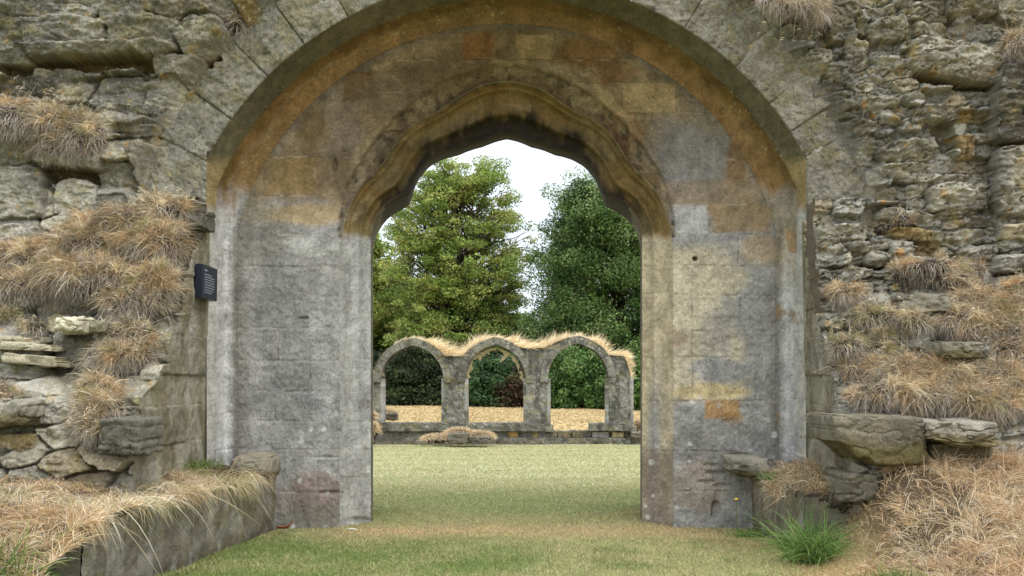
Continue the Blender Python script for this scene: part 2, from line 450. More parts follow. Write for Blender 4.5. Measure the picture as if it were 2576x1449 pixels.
    m1 = g(146, 124, 80); m2 = g(118, 102, 64); m3 = g(52, 45, 36)
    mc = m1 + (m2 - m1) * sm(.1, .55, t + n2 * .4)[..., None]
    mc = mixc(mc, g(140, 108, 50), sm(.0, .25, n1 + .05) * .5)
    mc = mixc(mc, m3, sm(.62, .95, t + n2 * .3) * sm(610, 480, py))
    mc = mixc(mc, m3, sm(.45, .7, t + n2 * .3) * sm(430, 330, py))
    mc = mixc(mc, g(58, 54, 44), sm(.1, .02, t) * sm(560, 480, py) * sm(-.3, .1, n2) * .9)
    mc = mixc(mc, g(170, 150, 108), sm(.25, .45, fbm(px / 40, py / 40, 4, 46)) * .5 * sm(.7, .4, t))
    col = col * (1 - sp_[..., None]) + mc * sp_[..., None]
    # outer hollow: ochre and orange
    h = (s > 1.0) & (s <= 2.0)
    oc = np.broadcast_to(g(146, 114, 66), px.shape + (3,)).copy()
    th = np.clip(s - 1, 0, 1)
    oc = mixc(oc, g(118, 92, 44), sm(.45, .1, th + n2 * .3) * .8)
    oc = mixc(oc, g(158, 120, 68), sm(.0, .5, n1) * .6)
    oc = mixc(oc, g(164, 148, 116), sm(.12, .0, np.abs(th - .45 + n2 * .3)) * sm(500, 300, py) * .35 * (left + .2))
    oc = mixc(oc, g(118, 88, 46), sm(.1, .6, fbm(px / 60, py / 60, 3, 44)) * .6)
    oc = mixc(oc, g(104, 88, 46), sm(100, 20, py) * .35)
    low = sm(455, 545, py + n2 * 40)
    oc = mixc(oc, g(178, 175, 170), low)
    oc = mixc(oc, g(120, 116, 104), low * sm(.75, 1.0, th) * .7)
    oc = mixc(oc, g(150, 134, 100), low * (~left) * sm(760, 600, py + n1 * 90) * .8)
    oc = mixc(oc, g(150, 112, 52), low * (~left) * sm(.25, .45, n1) * .7)
    oc = mixc(oc, g(130, 126, 118), low * sm(.1, .4, n2) * .5)
    col = np.where(h[..., None], oc, col)
    a = s <= 1.0
    ac = np.broadcast_to(g(110, 102, 76), px.shape + (3,)).copy()
    ac = mixc(ac, g(96, 92, 60), sm(.0, .3, n1) * .6)
    ac = mixc(ac, g(172, 146, 92), sm(380, 430, py) * sm(560, 520, py) * .8)
    ac = mixc(ac, g(172, 168, 158), sm(505, 545, py))
    col = np.where(a[..., None], ac, col)
    # block to block tone and pale lichen rosettes
    f1, f2, cid, _, _ = voronoi(px / 38, py / 38, 77)
    ros = sm(.16, .12, f1 / (.4 + 1.2 * hash2(np.floor(cid * 999), np.floor(cid * 77), 3))) * (cid > .8) * sm(880, 1150, py)
    col = mixc(col, g(188, 186, 178), ros * .8)
    f1, f2, cid, _, _ = voronoi(px / 9, py / 9, 78)
    ros = sm(.3, .2, f1) * (cid > .8) * (s > .9) * (s < 1.7) * sm(480, 380, py) * sm(.0, .2, fbm(px / 60, py / 60, 3, 12) + .05)
    col = mixc(col, g(186, 172, 128), ros * .7)
    f1, f2, cid, _, _ = voronoi(px / 120, py / 76, 79, .3)
    col = col * (1 + (cid[..., None] - .5) * .16)
    col = col * (1 + .26 * fbm(px / 6, py / 6, 3, 120, .7)[..., None] + .10 * fbm(px / 9, py / 90, 3, 121)[..., None])
    col = col * (1.10 + .12 * sm(480, 640, py)[..., None]) * np.array([.985, 1.0, 1.03])
    f1, f2, cid, _, _ = voronoi(px / 17, py / 13, 122)
    pit = sm(.16, .08, f1) * (cid > .86)
    col = mixc(col, g(70, 64, 52), pit * .7)
    return np.clip(col, .01, .8)

def portal_depth_noise(px, py):
    return .012 * fbm(px / 60, py / 60, 4, 50) + .008 * fbm(px / 12, py / 12, 4, 51, .65)

wall = empty('ruined_wall', (0, 9.3, 0), 'tall ruined rubble wall pierced by the big moulded archway', 'wall')

CROWN = {0: (0, .10), 1: (.10, .20), 2: (.20, .52), 3: (.52, .46)}
def loft(name, c0, c1, n, prof, s0, mat, amp=None):
    t = np.linspace(0, 1, n)
    px = c0[:, None, 0] * (1 - t) + c1[:, None, 0] * t
    py = c0[:, None, 1] * (1 - t) + c1[:, None, 1] * t
    hh_ = sm(620, 200, c0[:, 1])[:, None]
    e0, e1 = CROWN[s0]
    d = prof(t)[None, :] + portal_depth_noise(px, py) + hh_ * (e0 + (e1 - e0) * t[None, :])
    if amp is not None: d = d + amp(t)[None, :] * (.28 + .9 * sm(640, 520, c0[:, 1])[:, None])
    s = s0 + np.broadcast_to(t, px.shape)
    gr = seg_groove(px, py, JOINTS, 1.7) if s0 == 2 or s0 == 3 else 0
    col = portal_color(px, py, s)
    if s0 == 2: d = d + label_mask(px, py, 7) * .03
    if s0 in (2, 3):
        d = d + .006 * gr
        tn = sm(-.1, .1, fbm(px / 30, py / 30, 2, 7))[..., None]
        col = col * (1 - .5 * gr[..., None]) + (lin((92, 84, 66)) * tn + lin((180, 172, 150)) * (1 - tn)) * .5 * gr[..., None]
        # broken patches and put-log holes
        for hx, hy, rx, ry, dd in HOLES:
            mk = blob(px, py, hx, hy, rx, ry, .2, .3, int(hx))
            d = d + dd * mk
            if dd > .05: col = mixc(col, lin((70, 60, 44)), mk * .5)
    if s0 <= 1:
        ang = np.arctan2(794 - py, px - OX)
        gg = 0
        for a in VJ: gg = np.maximum(gg, np.exp(-((ang - math.radians(a)) * 850 / 1.5) ** 2) * (py < 470))
        for yy in (560, 640, 735, 830, 925, 1040, 1130): gg = np.maximum(gg, np.exp(-((py - yy - (px - 560) * .12 * np.sign(px - OX)) / 1.6) ** 2) * .7)
        d = d + .005 * gg; col = mixc(col, lin((100, 92, 68)), np.clip(gg, 0, 1) * .4)
    V = P(px, py, d)
    alpha = np.full(px.shape + (1,), .35)
    if s0 == 0: alpha += .3 * (py[..., None] < 480)
    if s0 == 2: alpha += .35 * sm(600, 700, py)[..., None]
    if s0 == 3: alpha -= .3 * (py[..., None] < 600)
    return mesh_obj(name, V, grid_faces(*px.shape), mat, wall, np.concatenate([col, alpha], -1).reshape(-1, 4))

VJ = [152.7, 144.4, 135, 126.6, 118, 110.8, 101, 90, 79, 68.4, 58.3, 47.3, 38.8, 33.0, 28]
HOLES = [(1748, 651, 5, 5, .06), (843, 418, 5, 18, .03), (765, 800, 10, 4, .03), (1800, 1282, 12, 22, .045), (1800, 1190, 30, 6, .018), (1775, 1212, 20, 5, .016), (1815, 1222, 18, 5, .018), (1790, 1170, 18, 4, .014), (820, 1150, 30, 3, .012),
         (915, 400, 9, 30, .015), (1600, 290, 26, 6, .012), (990, 335, 22, 7, .012), (1830, 1060, 12, 6, .01), (1855, 1150, 30, 12, .02), (830, 1240, 30, 6, .02), (900, 1310, 30, 8, .02)]
loft('outer_chamfer', cA, cB, 16, lambda t: 9.30 + .20 * t, 0, M_ASHLAR)
loft('outer_hollow', cB, cC, 34, lambda t: 9.50 + .18 * t + .12 * np.sin(np.pi * t) * (1 - .2 * t), 1, M_ASHLAR)
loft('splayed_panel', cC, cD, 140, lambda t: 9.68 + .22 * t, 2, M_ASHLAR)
def mould(t):
    return 9.90 + .34 * t
def mould_amp(t):
    d = .02 * sm(0, .03, t) * (1 - sm(.9, 1, t)) + .12 * np.sin(np.pi * np.clip((t - .03) / .55, 0, 1)) - .02 * sm(.58, .60, t) * sm(.7, .66, t) + .05 * np.sin(np.pi * np.clip((t - .60) / .36, 0, 1)) - .018 * np.exp(-((t - .18) / .03) ** 2)
    return d
loft('inner_moulding', cD, cF, 56, mould, 3, M_ASHLAR, mould_amp)
# thickness behind the opening edge, then the rear splay and rear face
DF = 10.24 + .46 * sm(620, 200, cD[:, 1]); VF = P(cF[:, 0], cF[:, 1], DF + portal_depth_noise(cF[:, 0], cF[:, 1]))
ox = P(OX, OY, 10.24)
rows = [VF]
for dy, k in ((.02, 1.0), (.13, 1.0), (.18, 1.03), (1.0, 1.12)):
    R_ = VF.copy(); R_[:, 1] = DF * (dy < .9) + (dy >= .9) * 10.6 + dy
    R_[:, 0] = ox[0] + (VF[:, 0] - ox[0]) * k; R_[:, 2] = np.where(VF[:, 2] > ox[2], ox[2] + (VF[:, 2] - ox[2]) * k, VF[:, 2]); rows.append(R_)
last = rows[-1]; out = last.copy(); out[:, 0] = np.clip(ox[0] + (last[:, 0] - ox[0]) * 3.8, -7.4, 7.4); out[:, 2] = np.where(last[:, 2] > ox[2], 5.3, last[:, 2]); rows.append(out)
VV = np.stack(rows, 1)
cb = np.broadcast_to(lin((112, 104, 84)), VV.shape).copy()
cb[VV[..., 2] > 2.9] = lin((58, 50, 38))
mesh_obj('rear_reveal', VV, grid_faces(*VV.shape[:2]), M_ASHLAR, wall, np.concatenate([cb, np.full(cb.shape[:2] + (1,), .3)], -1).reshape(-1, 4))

# ------------------------------------------------------------------ voussoir ring
def ring():
    Vs, Fs, Cs = [], [], []; off = 0
    angs = [163] + VJ + [17]
    rng = np.random.default_rng(5)
    outs = [118, 150, 122, 135, 118, 128, 120, 120, 120, 122, 132, 128, 150, 112, 100, 105]
    for i in range(len(angs) - 1):
        a0, a1 = math.radians(angs[i]), math.radians(angs[i + 1])
        ro = outs[i]; dd = 9.275 + rng.uniform(-.018, .012)
        n = max(6, int(abs(a0 - a1) * 880 / 3)); m = 46
        e = .0010
        aa = np.concatenate([[a0 - e * .3], np.linspace(a0 - e, a1 + e, n), [a1 + e * .3]])
        t = np.concatenate([[0], np.linspace(0, 1, m), [1]])
        A, T = np.meshgrid(aa, t, indexing='ij')
        r0_ = np.minimum(850, 754 / np.maximum(np.abs(np.cos(A)), .3)); r0_ = np.where(np.abs(np.cos(A)) > .85, r0_, 850)
        r = r0_ + T * (ro + 850 - r0_ + 22 * fbm(A * 60, A * 0, 3, 96))
        px = OX + r * np.cos(A); py = 794 - r * np.sin(A)
        # clip to the jamb line at the springing
        hw = 754; dx = px - OX
        lowm = (np.abs(dx) < hw) & (py > 380)
        px = np.where(lowm, OX + np.sign(dx) * hw, px)
        py = np.minimum(py, 512 + 4 * fbm(px / 20, py * 0, 2, 9))
        edge = np.minimum(np.minimum(T, 1 - T) * ro, np.minimum(np.abs(A - a0), np.abs(A - a1)) * 900)
        d = dd + portal_depth_noise(px, py) * 1.6 + .012 * np.exp(-(edge / 3.0)) + .012 * sm(.3, .5, fbm(px / 14, py / 14, 3, 90)) + .03 * fbm(px / 70, py / 70, 3, 95)
        d[[0, -1]] += .03; d[:, -1] += .22; d[:, 0] = 9.31
        V = P(px, py, d)
        c = np.broadcast_to(lin((138, 133, 118)), px.shape + (3,)).copy() * rng.uniform(.88, 1.1)
        c = mixc(c, lin((122, 116, 84)), sm(.0, .3, fbm(px / 50, py / 50, 4, 91)) * .7)
        c = mixc(c, lin((152, 128, 60)), sm(.42, .55, fbm(px / 14, py / 14, 3, 92)) * .5)
        c = c * (1 + .4 * fbm(px / 6, py / 6, 3, 130, .75)[..., None])
        al = np.full(px.shape + (1,), .9)
        Vs.append(V.reshape(-1, 3)); Cs.append(np.concatenate([c, al], -1).reshape(-1, 4)); Fs.append(grid_faces(*px.shape) + off); off += px.size
    return mesh_obj('arch_ring', np.concatenate(Vs), np.concatenate(Fs), M_STONE, wall, np.concatenate(Cs))
ring()

# ------------------------------------------------------------------ rubble faces
XL, XR = -2.551, 2.448
ZL = [-.2, .4, .75, 1.20, 1.32, 1.6, 1.75, 2.1, 2.45, 2.75, 3.0, 6]; DL = [7.5, 7.55, 7.6, 7.85, 8.2, 8.35, 8.6, 8.75, 9.0, 9.15, 9.25, 9.25]
ZR = [-.2, .4, .8, 1.0, 1.25, 1.5, 1.8, 2.0, 2.15, 2.6, 6]; DR_ = [7.9, 8.0, 8.1, 8.35, 8.55, 8.75, 8.9, 9.1, 9.2, 9.25, 9.25]
def base_depth(X, Z):
    w = .10 * fbm(X * 1.3, Z * 1.3, 3, 20)
    l = np.interp(Z + w, ZL, DL); r = np.interp(Z + w, ZR, DR_) - .12 * np.clip(X - 3, 0, 3) * sm(2.2, 1.4, Z)
    return np.where(X < 0, l, r)

# authored stones: px, py, width, height, protrusion, rotation, colour
g_ = (146, 140, 122); gd = (122, 116, 96); gl = (158, 152, 136); oc_ = (140, 116, 66); cr = (184, 172, 138); dk_ = (84, 80, 68)
STONES = [
    (235, 172, 350, 40, -.13, 3, (128, 100, 48)), (560, 185, 60, 90, -.12, 30, (122, 100, 54)), (440, 330, 90, 40, -.06, 10, (140, 104, 44)), (180, 445, 190, 36, -.12, 0, (110, 92, 50)), (475, 588, 90, 26, -.10, 0, (120, 88, 44)), (600, 60, 70, 90, -.12, 10, (72, 58, 48)), (60, 185, 120, 40, -.08, -20, (120, 104, 56)),
    (2420, 210, 220, 34, -.15, -3, (124, 98, 48)), (2150, 95, 70, 40, -.12, 0, (100, 84, 44)), (2250, 580, 90, 26, -.08, 0, (90, 72, 50)), (2270, 625, 90, 20, -.08, 0, (110, 90, 50)), (2200, 670, 70, 24, -.08, 0, (140, 104, 44)),
    (60, 15, 230, 60, .10, 0, g_), (215, 5, 120, 30, .07, 0, gl), (310, 10, 130, 66, .09, -4, g_), (455, 18, 118, 52, .10, 2, gd), (560, 20, 80, 60, .04, -6, gd),
    (25, 85, 100, 80, .06, 0, gd), (165, 84, 210, 74, .12, 0, g_), (375, 88, 190, 76, .11, -2, gd), (500, 95, 90, 90, .07, -18, gd),
    (250, 138, 430, 36, .22, 2, gd), (520, 105, 120, 90, .16, 25, gd), (40, 150, 120, 46, .10, -8, g_), (455, 178, 130, 60, .15, -4, gd), (640, 40, 60, 110, .10, 28, oc_),
    (150, 195, 130, 34, .04, 0, gl), (430, 245, 90, 90, .03, 20, gl), (500, 262, 50, 80, .10, 25, oc_), (80, 225, 150, 50, .05, 0, dk_), (330, 225, 150, 30, .04, 4, gl), (330, 275, 160, 28, .06, 6, g_),
    (420, 305, 120, 40, .05, 12, g_), (350, 330, 120, 30, .05, 0, gl), (470, 340, 70, 40, .03, 0, gl),
    (430, 425, 180, 116, .16, 0, g_), (300, 440, 90, 60, .06, 0, gd), (45, 385, 110, 80, .15, 8, gd), (185, 410, 180, 38, .17, -6, g_), (60, 490, 125, 130, .16, 0, g_), (200, 500, 110, 90, .09, 0, gl), (290, 520, 70, 60, .05, 0, gd),
    (475, 540, 78, 58, .20, 0, dk_), (35, 605, 90, 76, .08, 0, gl), (100, 590, 40, 40, .05, 0, gl),
    (460, 650, 60, 70, .05, 0, g_), (470, 760, 70, 60, .05, 0, gd),
    (170, 815, 70, 40, .12, 6, cr), (238, 820, 46, 34, .10, 0, gl), (60, 860, 150, 22, .14, 2, cr), (80, 890, 120, 26, .18, 4, gl), (50, 930, 160, 40, .13, 0, g_), (200, 880, 110, 90, .10, 0, gd), (110, 975, 110, 50, .14, 10, gl),
    (30, 1040, 80, 70, .22, 0, gl), (150, 1030, 110, 70, .10, 0, gl), (95, 1045, 34, 40, .16, 30, cr), (210, 960, 80, 60, .06, 0, gd), (230, 1080, 80, 40, .06, 0, gd), (170, 1085, 60, 34, .1, 0, gl), (60, 1110, 90, 40, .1, 0, oc_),
    (300, 1100, 120, 80, .12, 0, gd), (395, 1000, 150, 118, .10, 0, gd), (470, 1000, 90, 120, .05, 0, g_), (430, 850, 100, 110, .05, 0, gd), (345, 880, 60, 60, .03, 0, gd),
    # right side
    (2115, 60, 70, 110, .16, 0, gd), (2190, 6, 70, 26, .10, 0, cr), (2260, 10, 60, 30, .12, 0, gl), (2205, 38, 74, 26, .10, 4, gl), (2285, 48, 64, 30, .12, 6, gl), (2345, 30, 70, 70, .12, 0, gd), (2430, 25, 130, 60, .18, 0, gd), (2540, 20, 90, 80, .10, 0, g_),
    (2165, 75, 54, 30, .08, -14, gl), (2225, 84, 96, 54, .14, 4, gd), (2330, 85, 80, 40, .10, -6, g_), (2440, 85, 150, 36, .05, 0, gl), (2150, 120, 66, 36, .10, 0, cr), (2230, 150, 70, 22, .07, -18, gl), (2250, 172, 100, 32, .09, -14, gl),
    (2390, 165, 240, 90, .20, -12, g_), (2150, 150, 60, 56, .08, 4, gl), (2195, 205, 60, 16, .05, 0, gl), (1995, 95, 90, 36, .10, 0, gd), (2040, 160, 110, 60, .10, 0, gd), (2100, 190, 60, 60, .08, 0, gd),
    (2040, 225, 60, 22, .06, 6, gl), (2120, 270, 140, 60, .08, 0, g_), (2200, 265, 110, 30, .10, 6, g_), (2180, 320, 150, 40, .08, 4, gd), (2280, 250, 90, 20, .05, 0, gl), (2300, 300, 44, 44, .07, 0, gd), (2360, 290, 100, 26, .06, -4, gl), (2440, 300, 80, 30, .03, 0, oc_),
    (2190, 385, 90, 60, .04, 0, g_), (2270, 390, 130, 60, .12, 12, gd), (2250, 440, 150, 44, .13, 4, gl), (2375, 350, 60, 80, -.10, 20, gd), (2420, 380, 50, 60, .09, 0, oc_), (2330, 470, 110, 30, .07, 10, g_), (2420, 460, 110, 30, .07, -8, gl),
    (2100, 480, 150, 26, .06, 0, gl), (2120, 440, 90, 60, .03, 0, g_), (2395, 500, 150, 66, .14, 0, gl), (2210, 490, 90, 40, .05, 0, g_), (2270, 545, 140, 30, .10, -4, gl), (2400, 545, 130, 22, .07, 0, gd), (2470, 560, 110, 34, .06, 0, g_),
    (2110, 590, 130, 46, .10, 2, g_), (2290, 595, 130, 30, .11, -8, oc_), (2200, 620, 150, 26, .06, 4, gl), (2400, 600, 130, 30, .10, 0, g_), (2200, 655, 60, 40, .12, -10, g_), (2260, 640, 60, 60, .09, 0, gl), (2330, 630, 60, 40, .02, 0, oc_), (2450, 640, 110, 34, .08, 0, gl),
    (2070, 640, 80, 60, .05, 0, gl), (2090, 700, 110, 34, .09, 0, gl), (2240, 700, 60, 22, .08, 0, cr), (2200, 745, 120, 60, .10, 0, g_), (2340, 760, 120, 50, .12, -5, gl), (2250, 800, 60, 60, .12, 0, gd), (2285, 860, 90, 50, .12, 4, gl), (2430, 880, 120, 40, .16, 0, gl),
    (2120, 800, 110, 60, .10, 0, gd), (2130, 870, 110, 60, .10, -8, gd), (2330, 940, 120, 50, .08, 0, gd), (2150, 960, 110, 60, .08, 0, gd),
    (2535, 275, 110, 190, .26, 0, dk_), (2540, 465, 110, 170, .20, 0, g_), (2545, 590, 100, 40, .15, 0, cr), (2530, 670, 100, 44, .22, 0, gl), (2545, 730, 110, 70, .16, 0, g_),
]

def face_disp(X, Z, D0):
    px, py = proj(X, D0, Z)
    wx = px + 11 * fbm(px / 50, py / 50, 4, 70) + 4 * fbm(px / 14, py / 14, 2, 73); wy = py + 10 * fbm(px / 50, py / 50, 4, 71) + 3 * fbm(px / 14, py / 14, 2, 74)
    right = X > 0
    # random rubble
    sx = np.where(right, 64, 125.); sy = np.where(right, 34, 66.)
    f1, f2, cid, cx, cy = voronoi(wx / sx, wy / sy, 11)
    e = f2 - f1
    m = sm(.015, .11, e)
    r2 = hash2(np.floor(cid * 9999), np.floor(cid * 777), 4)
    prot = np.where(cid > np.where(right, .38, .1), .025 + .09 * r2, .0)
    hgt = m * prot * (1 + .7 * (cy * (r2 - .3)) + .5 * cx * (cid - .6))
    hgt = hgt + .02 * (r2 - .5) * m
    shade = .82 + .36 * cid
    col = np.where(right[..., None], lin((150, 146, 134)), lin((146, 141, 126))) * shade[..., None]
    r3 = hash2(np.floor(cid * 5555), np.floor(cid * 333), 8)
    col = mixc(col, lin((150, 124, 72)), (r3 > .86) * .45 * m)
    col = mixc(col, lin((176, 166, 140)), (r3 < .1) * .7 * m)
    col = mixc(col, lin((150, 146, 134)), (1 - m) * .6 * right)
    col = mixc(col, lin((88, 80, 58)), (1 - m) * .7 * (~right))
    al = .65 + .35 * r2
    # medium stones set in mortar on the right
    g1, g2, gid, gx_, gy_ = voronoi(wx / 30, wy / 15, 12)
    mm = sm(.05, .3, g2 - g1) * (gid > .5) * right
    hgt = hgt * 1.0 + .030 * mm * (gid - .3)
    # authored stones
    cov = np.zeros(X.shape); ah = np.zeros(X.shape)
    for i, (sx_, sy_, w, h, pr, rot, c) in enumerate(STONES):
        lo = (np.abs(px - sx_) < w) & (np.abs(py - sy_) < max(h, w * .5) + 20)
        if not lo.any(): continue
        x = wx[lo] - sx_; y = wy[lo] - sy_
        a = math.radians(rot); x, y = x * math.cos(a) - y * math.sin(a), x * math.sin(a) + y * math.cos(a)
        qx = np.abs(x) / (w / 2); qy = np.abs(y) / (h / 2)
        q = (qx ** 5 + qy ** 5) ** .2
        d_edge = (1 - q) * min(w, h) / 2
        mk = sm(-.8, 1.8, d_edge)
        dome = pr * (.8 + .2 * np.sqrt(np.clip(1 - q * q * .9, 0, 1))) + .024 * fbm(x / 30 + i * 7, y / 16, 4, 80) - y / h * .05
        ah[lo] = ah[lo] * (1 - mk) + dome * mk
        rim = np.exp(-((q - 1.04) / .05) ** 2) * .55
        col[lo] = col[lo] * (1 - rim[:, None]) + lin((80, 70, 46)) * rim[:, None]
        cov[lo] = np.maximum(cov[lo], mk)
        cc = col[lo]; cc = cc * (1 - .85 * mk[:, None]) + lin(c) * .85 * mk[:, None]; col[lo] = cc
    hgt = hgt * (1 - cov) + ah
    # sedimentary ledges, flaking and weathering
    lay = fbm(wx / 90, wy / 7, 3, 75)
    hgt = hgt + .012 * lay * sm(-.1, .3, fbm(px / 130, py / 130, 2, 76)) + .045 * fbm(px / 130, py / 90, 3, 77) + .010 * fbm(px / 12, py / 9, 4, 78, .6)
    # angular fracture facets
    k1, k2, kid, kx, ky = voronoi(px / 24 + .6 * fbm(px / 30, py / 30, 2, 21), py / 13 + .6 * fbm(px / 30, py / 30, 2, 22), 23, .95)
    kr = hash2(np.floor(kid * 9973), np.floor(kid * 571), 6)
    fa = np.where(right, .7, .28) * (1 + .0 * X)
    hgt = hgt + fa * .030 * (kx * (kid - .5) * 1.6 + ky * (kr - .35) * 2.0) + fa * .016 * (kid - .5)
    rid = np.abs(fbm(px / 55, py / 24, 4, 79))
    hgt = hgt - .03 * np.exp(-(rid / .028) ** 2) * (.25 + right)
    # staining
    n1 = fbm(px / 120, py / 120, 4, 85); n2 = fbm(px / 30, py / 30, 4, 86)
    col = mixc(col, lin((86, 82, 74)), sm(.12, .4, n1 + .08 * sm(260, 60, py) * (~right)) * .6)
    col = mixc(col, lin((130, 118, 62)), sm(.18, .45, n2) * .45)
    col = mixc(col, lin((168, 130, 56)), sm(.44, .58, fbm(px / 24, py / 24, 3, 87)) * .55)
    col = mixc(col, lin((186, 184, 174)), sm(.42, .5, fbm(px / 9, py / 9, 3, 88)) * .5)
    col = mixc(col, lin((88, 86, 80)), right * blob(px, py, 2120, 260, 40, 200, .5, .4, 61) * .5)
    col = mixc(col, lin((80, 78, 72)), right * blob(px, py, 2470, 430, 34, 200, .5, .4, 62) * .55)
    for ox_, oy_, orr in ((2165, 270, 8), (2190, 295, 7), (2210, 510, 9), (2255, 640, 10)):
        col = mixc(col, lin((196, 140, 60)), blob(px, py, ox_, oy_, orr, orr, .3, .4, 63) * .7)
    hgt = hgt * 1.15
    col = col * np.array([1.13, 1.14, 1.16]) * (1 + .36 * fbm(px / 6, py / 6, 3, 131, .75)[..., None])
    return hgt, col, al

stp = .0085
xs = np.concatenate([np.arange(-8, -4.5, .05), np.arange(-4.5, XL - stp * .5, stp), np.arange(XL, XR - stp * .5, stp), np.arange(XR, 4.5, stp), np.arange(4.5, 8, .05)])
zs = np.concatenate([np.arange(-.15, 4.55, stp), np.arange(4.55, 5.9, .04)])
WX, WZ = np.meshgrid(xs, zs)
D0 = base_depth(WX, WZ)
keep0 = ~((WX > XL + .02) & (WX < XR - .02) & (WZ < 2.6))
HG = np.zeros(WX.shape); WC_ = np.zeros(WX.shape + (3,)); WAl = np.ones(WX.shape)
idx = np.nonzero(keep0)
h_, c_, a_ = face_disp(WX[idx], WZ[idx], D0[idx])
HG[idx] = h_; WC_[idx] = c_; WAl[idx] = a_
WYF = D0 - HG
pxg, pyg = proj(WX, WYF, WZ)
rr = np.hypot(pxg - OX, pyg - OY); phi = np.arctan2(OY - pyg, pxg - OX)
inA = (rr < fA(np.clip(phi, 0, np.pi)) + 46) & (pyg < 600)
# behind the ring the face is set back so that the ring stands proud
px0, py0 = proj(WX, 9.27, WZ)
rc = np.hypot(px0 - OX, py0 - 794)
back = sm(1010, 955, rc) * (py0 < 500)
WYF = WYF * (1 - back) + np.maximum(WYF, 9.30) * back
cen = lambda a: (a[:-1, :-1] + a[1:, 1:]) / 2
cX, cZ = cen(WX), cen(WZ); cpx, cpy = proj(cX, 9.28, cZ)
hole = ((cX > XL) & (cX < XR) & (cpy > 470)) | ((np.hypot(cpx - OX, cpy - 794) < 880) & (cpy < 794) & (np.abs(cpx - OX) < 770))
top = 5.35 + .35 * fbm(cX * 1.2, cX * 0, 3, 99)
keep = ~hole & (cZ < top)
V = np.stack([WX, WYF, WZ], -1).reshape(-1, 3)
Cc = np.concatenate([WC_, WAl[..., None]], -1).reshape(-1, 4)
fc = grid_faces(*WX.shape, keep=keep)
V2, F2, C2 = compact(V, fc, Cc)
mesh_obj('rubble_face', V2, F2, M_STONE, wall, C2)

def surf(X, Z):
    i = np.clip(np.searchsorted(xs, X) - 1, 0, len(xs) - 2); j = np.clip(np.searchsorted(zs, Z) - 1, 0, len(zs) - 2)
    return WYF[j, i]
def on_wall(px, py):
    px = np.asarray(px, float); py = np.asarray(py, float); d = np.full(np.broadcast(px, py).shape, 8.8)
    for _ in range(6):
        q = P(px, py, d); d = .5 * d + .5 * surf(q[..., 0], q[..., 2])
    return P(px, py, d)

# side reveals running forward from the arch jambs
for sgn, X0, nm in ((-1, XL, 'jamb_return'), (1, XR, 'jamb_return')):
    ci = np.argmin(np.abs(xs - X0))
    zz = zs[(zs < 2.62)]
    yf = WYF[:len(zz), ci]
    t = np.linspace(0, 1, 90)
    Y = yf[:, None] * (1 - t) + 9.33 * t
    Z = np.broadcast_to(zz[:, None], Y.shape)
    X = np.full(Y.shape, X0)
    e = sm(0, .1, t) * sm(1, .9, t)
    zj = np.array([.0, .42, .80, 1.08, 1.32, 1.62, 1.86, 2.1, 2.35])
    gr = 0
    for k, q in enumerate(zj):
        gr = np.maximum(gr, .6 * np.exp(-((Z - q + .02 * fbm(Y * 5, Z * 5, 2, 5)) / .005) ** 2))
        yv = 8.2 + .5 * ((k * 37) % 10) / 10 + .35
        gr = np.maximum(gr, np.exp(-((Y - yv) / .006) ** 2) * ((Z > q) & (Z < (zj[k + 1] if k + 1 < len(zj) else 3))))
    ki = np.searchsorted(zj, Z); yv_ = 8.55 + .5 * ((np.clip(ki - 1, 0, 99) * 37) % 10) / 10
    tone = hash2(ki + 0., (Y > yv_) + 0., 44)
    X = X + sgn * (tone - .5) * .05 * e + sgn * (.03 * fbm(Y * 3, Z * 3, 4, 15) + .012 * fbm(Y * 14, Z * 14, 3, 18) + .007 * gr) * e
    c = np.broadcast_to(lin((142, 136, 116)), Y.shape + (3,)).copy()
    c = mixc(c, lin((118, 112, 84)), sm(.0, .3, fbm(Y * 3, Z * 1.2, 4, 16)) * .8)
    c = mixc(c, lin((162, 156, 142)), sm(.0, .35, fbm(Y * 7, Z * 2.5, 4, 17)) * .7)
    c = mixc(c, lin((112, 96, 66)), sm(.1, .4, fbm(Y * 4 + 9, Z * 4, 4, 19)) * .5)
    c = c * (.78 + .45 * tone[..., None])
    c = mixc(c, lin((80, 72, 50)), gr * .6)
    c = c * (1 + .35 * fbm(Y * 60, Z * 60, 3, 66)[..., None])
    mesh_obj(nm, np.stack([X, Y, Z], -1), grid_faces(*Y.shape), M_ASHLAR, wall, np.concatenate([c, np.full(c.shape[:2] + (1,), .5)], -1).reshape(-1, 4))

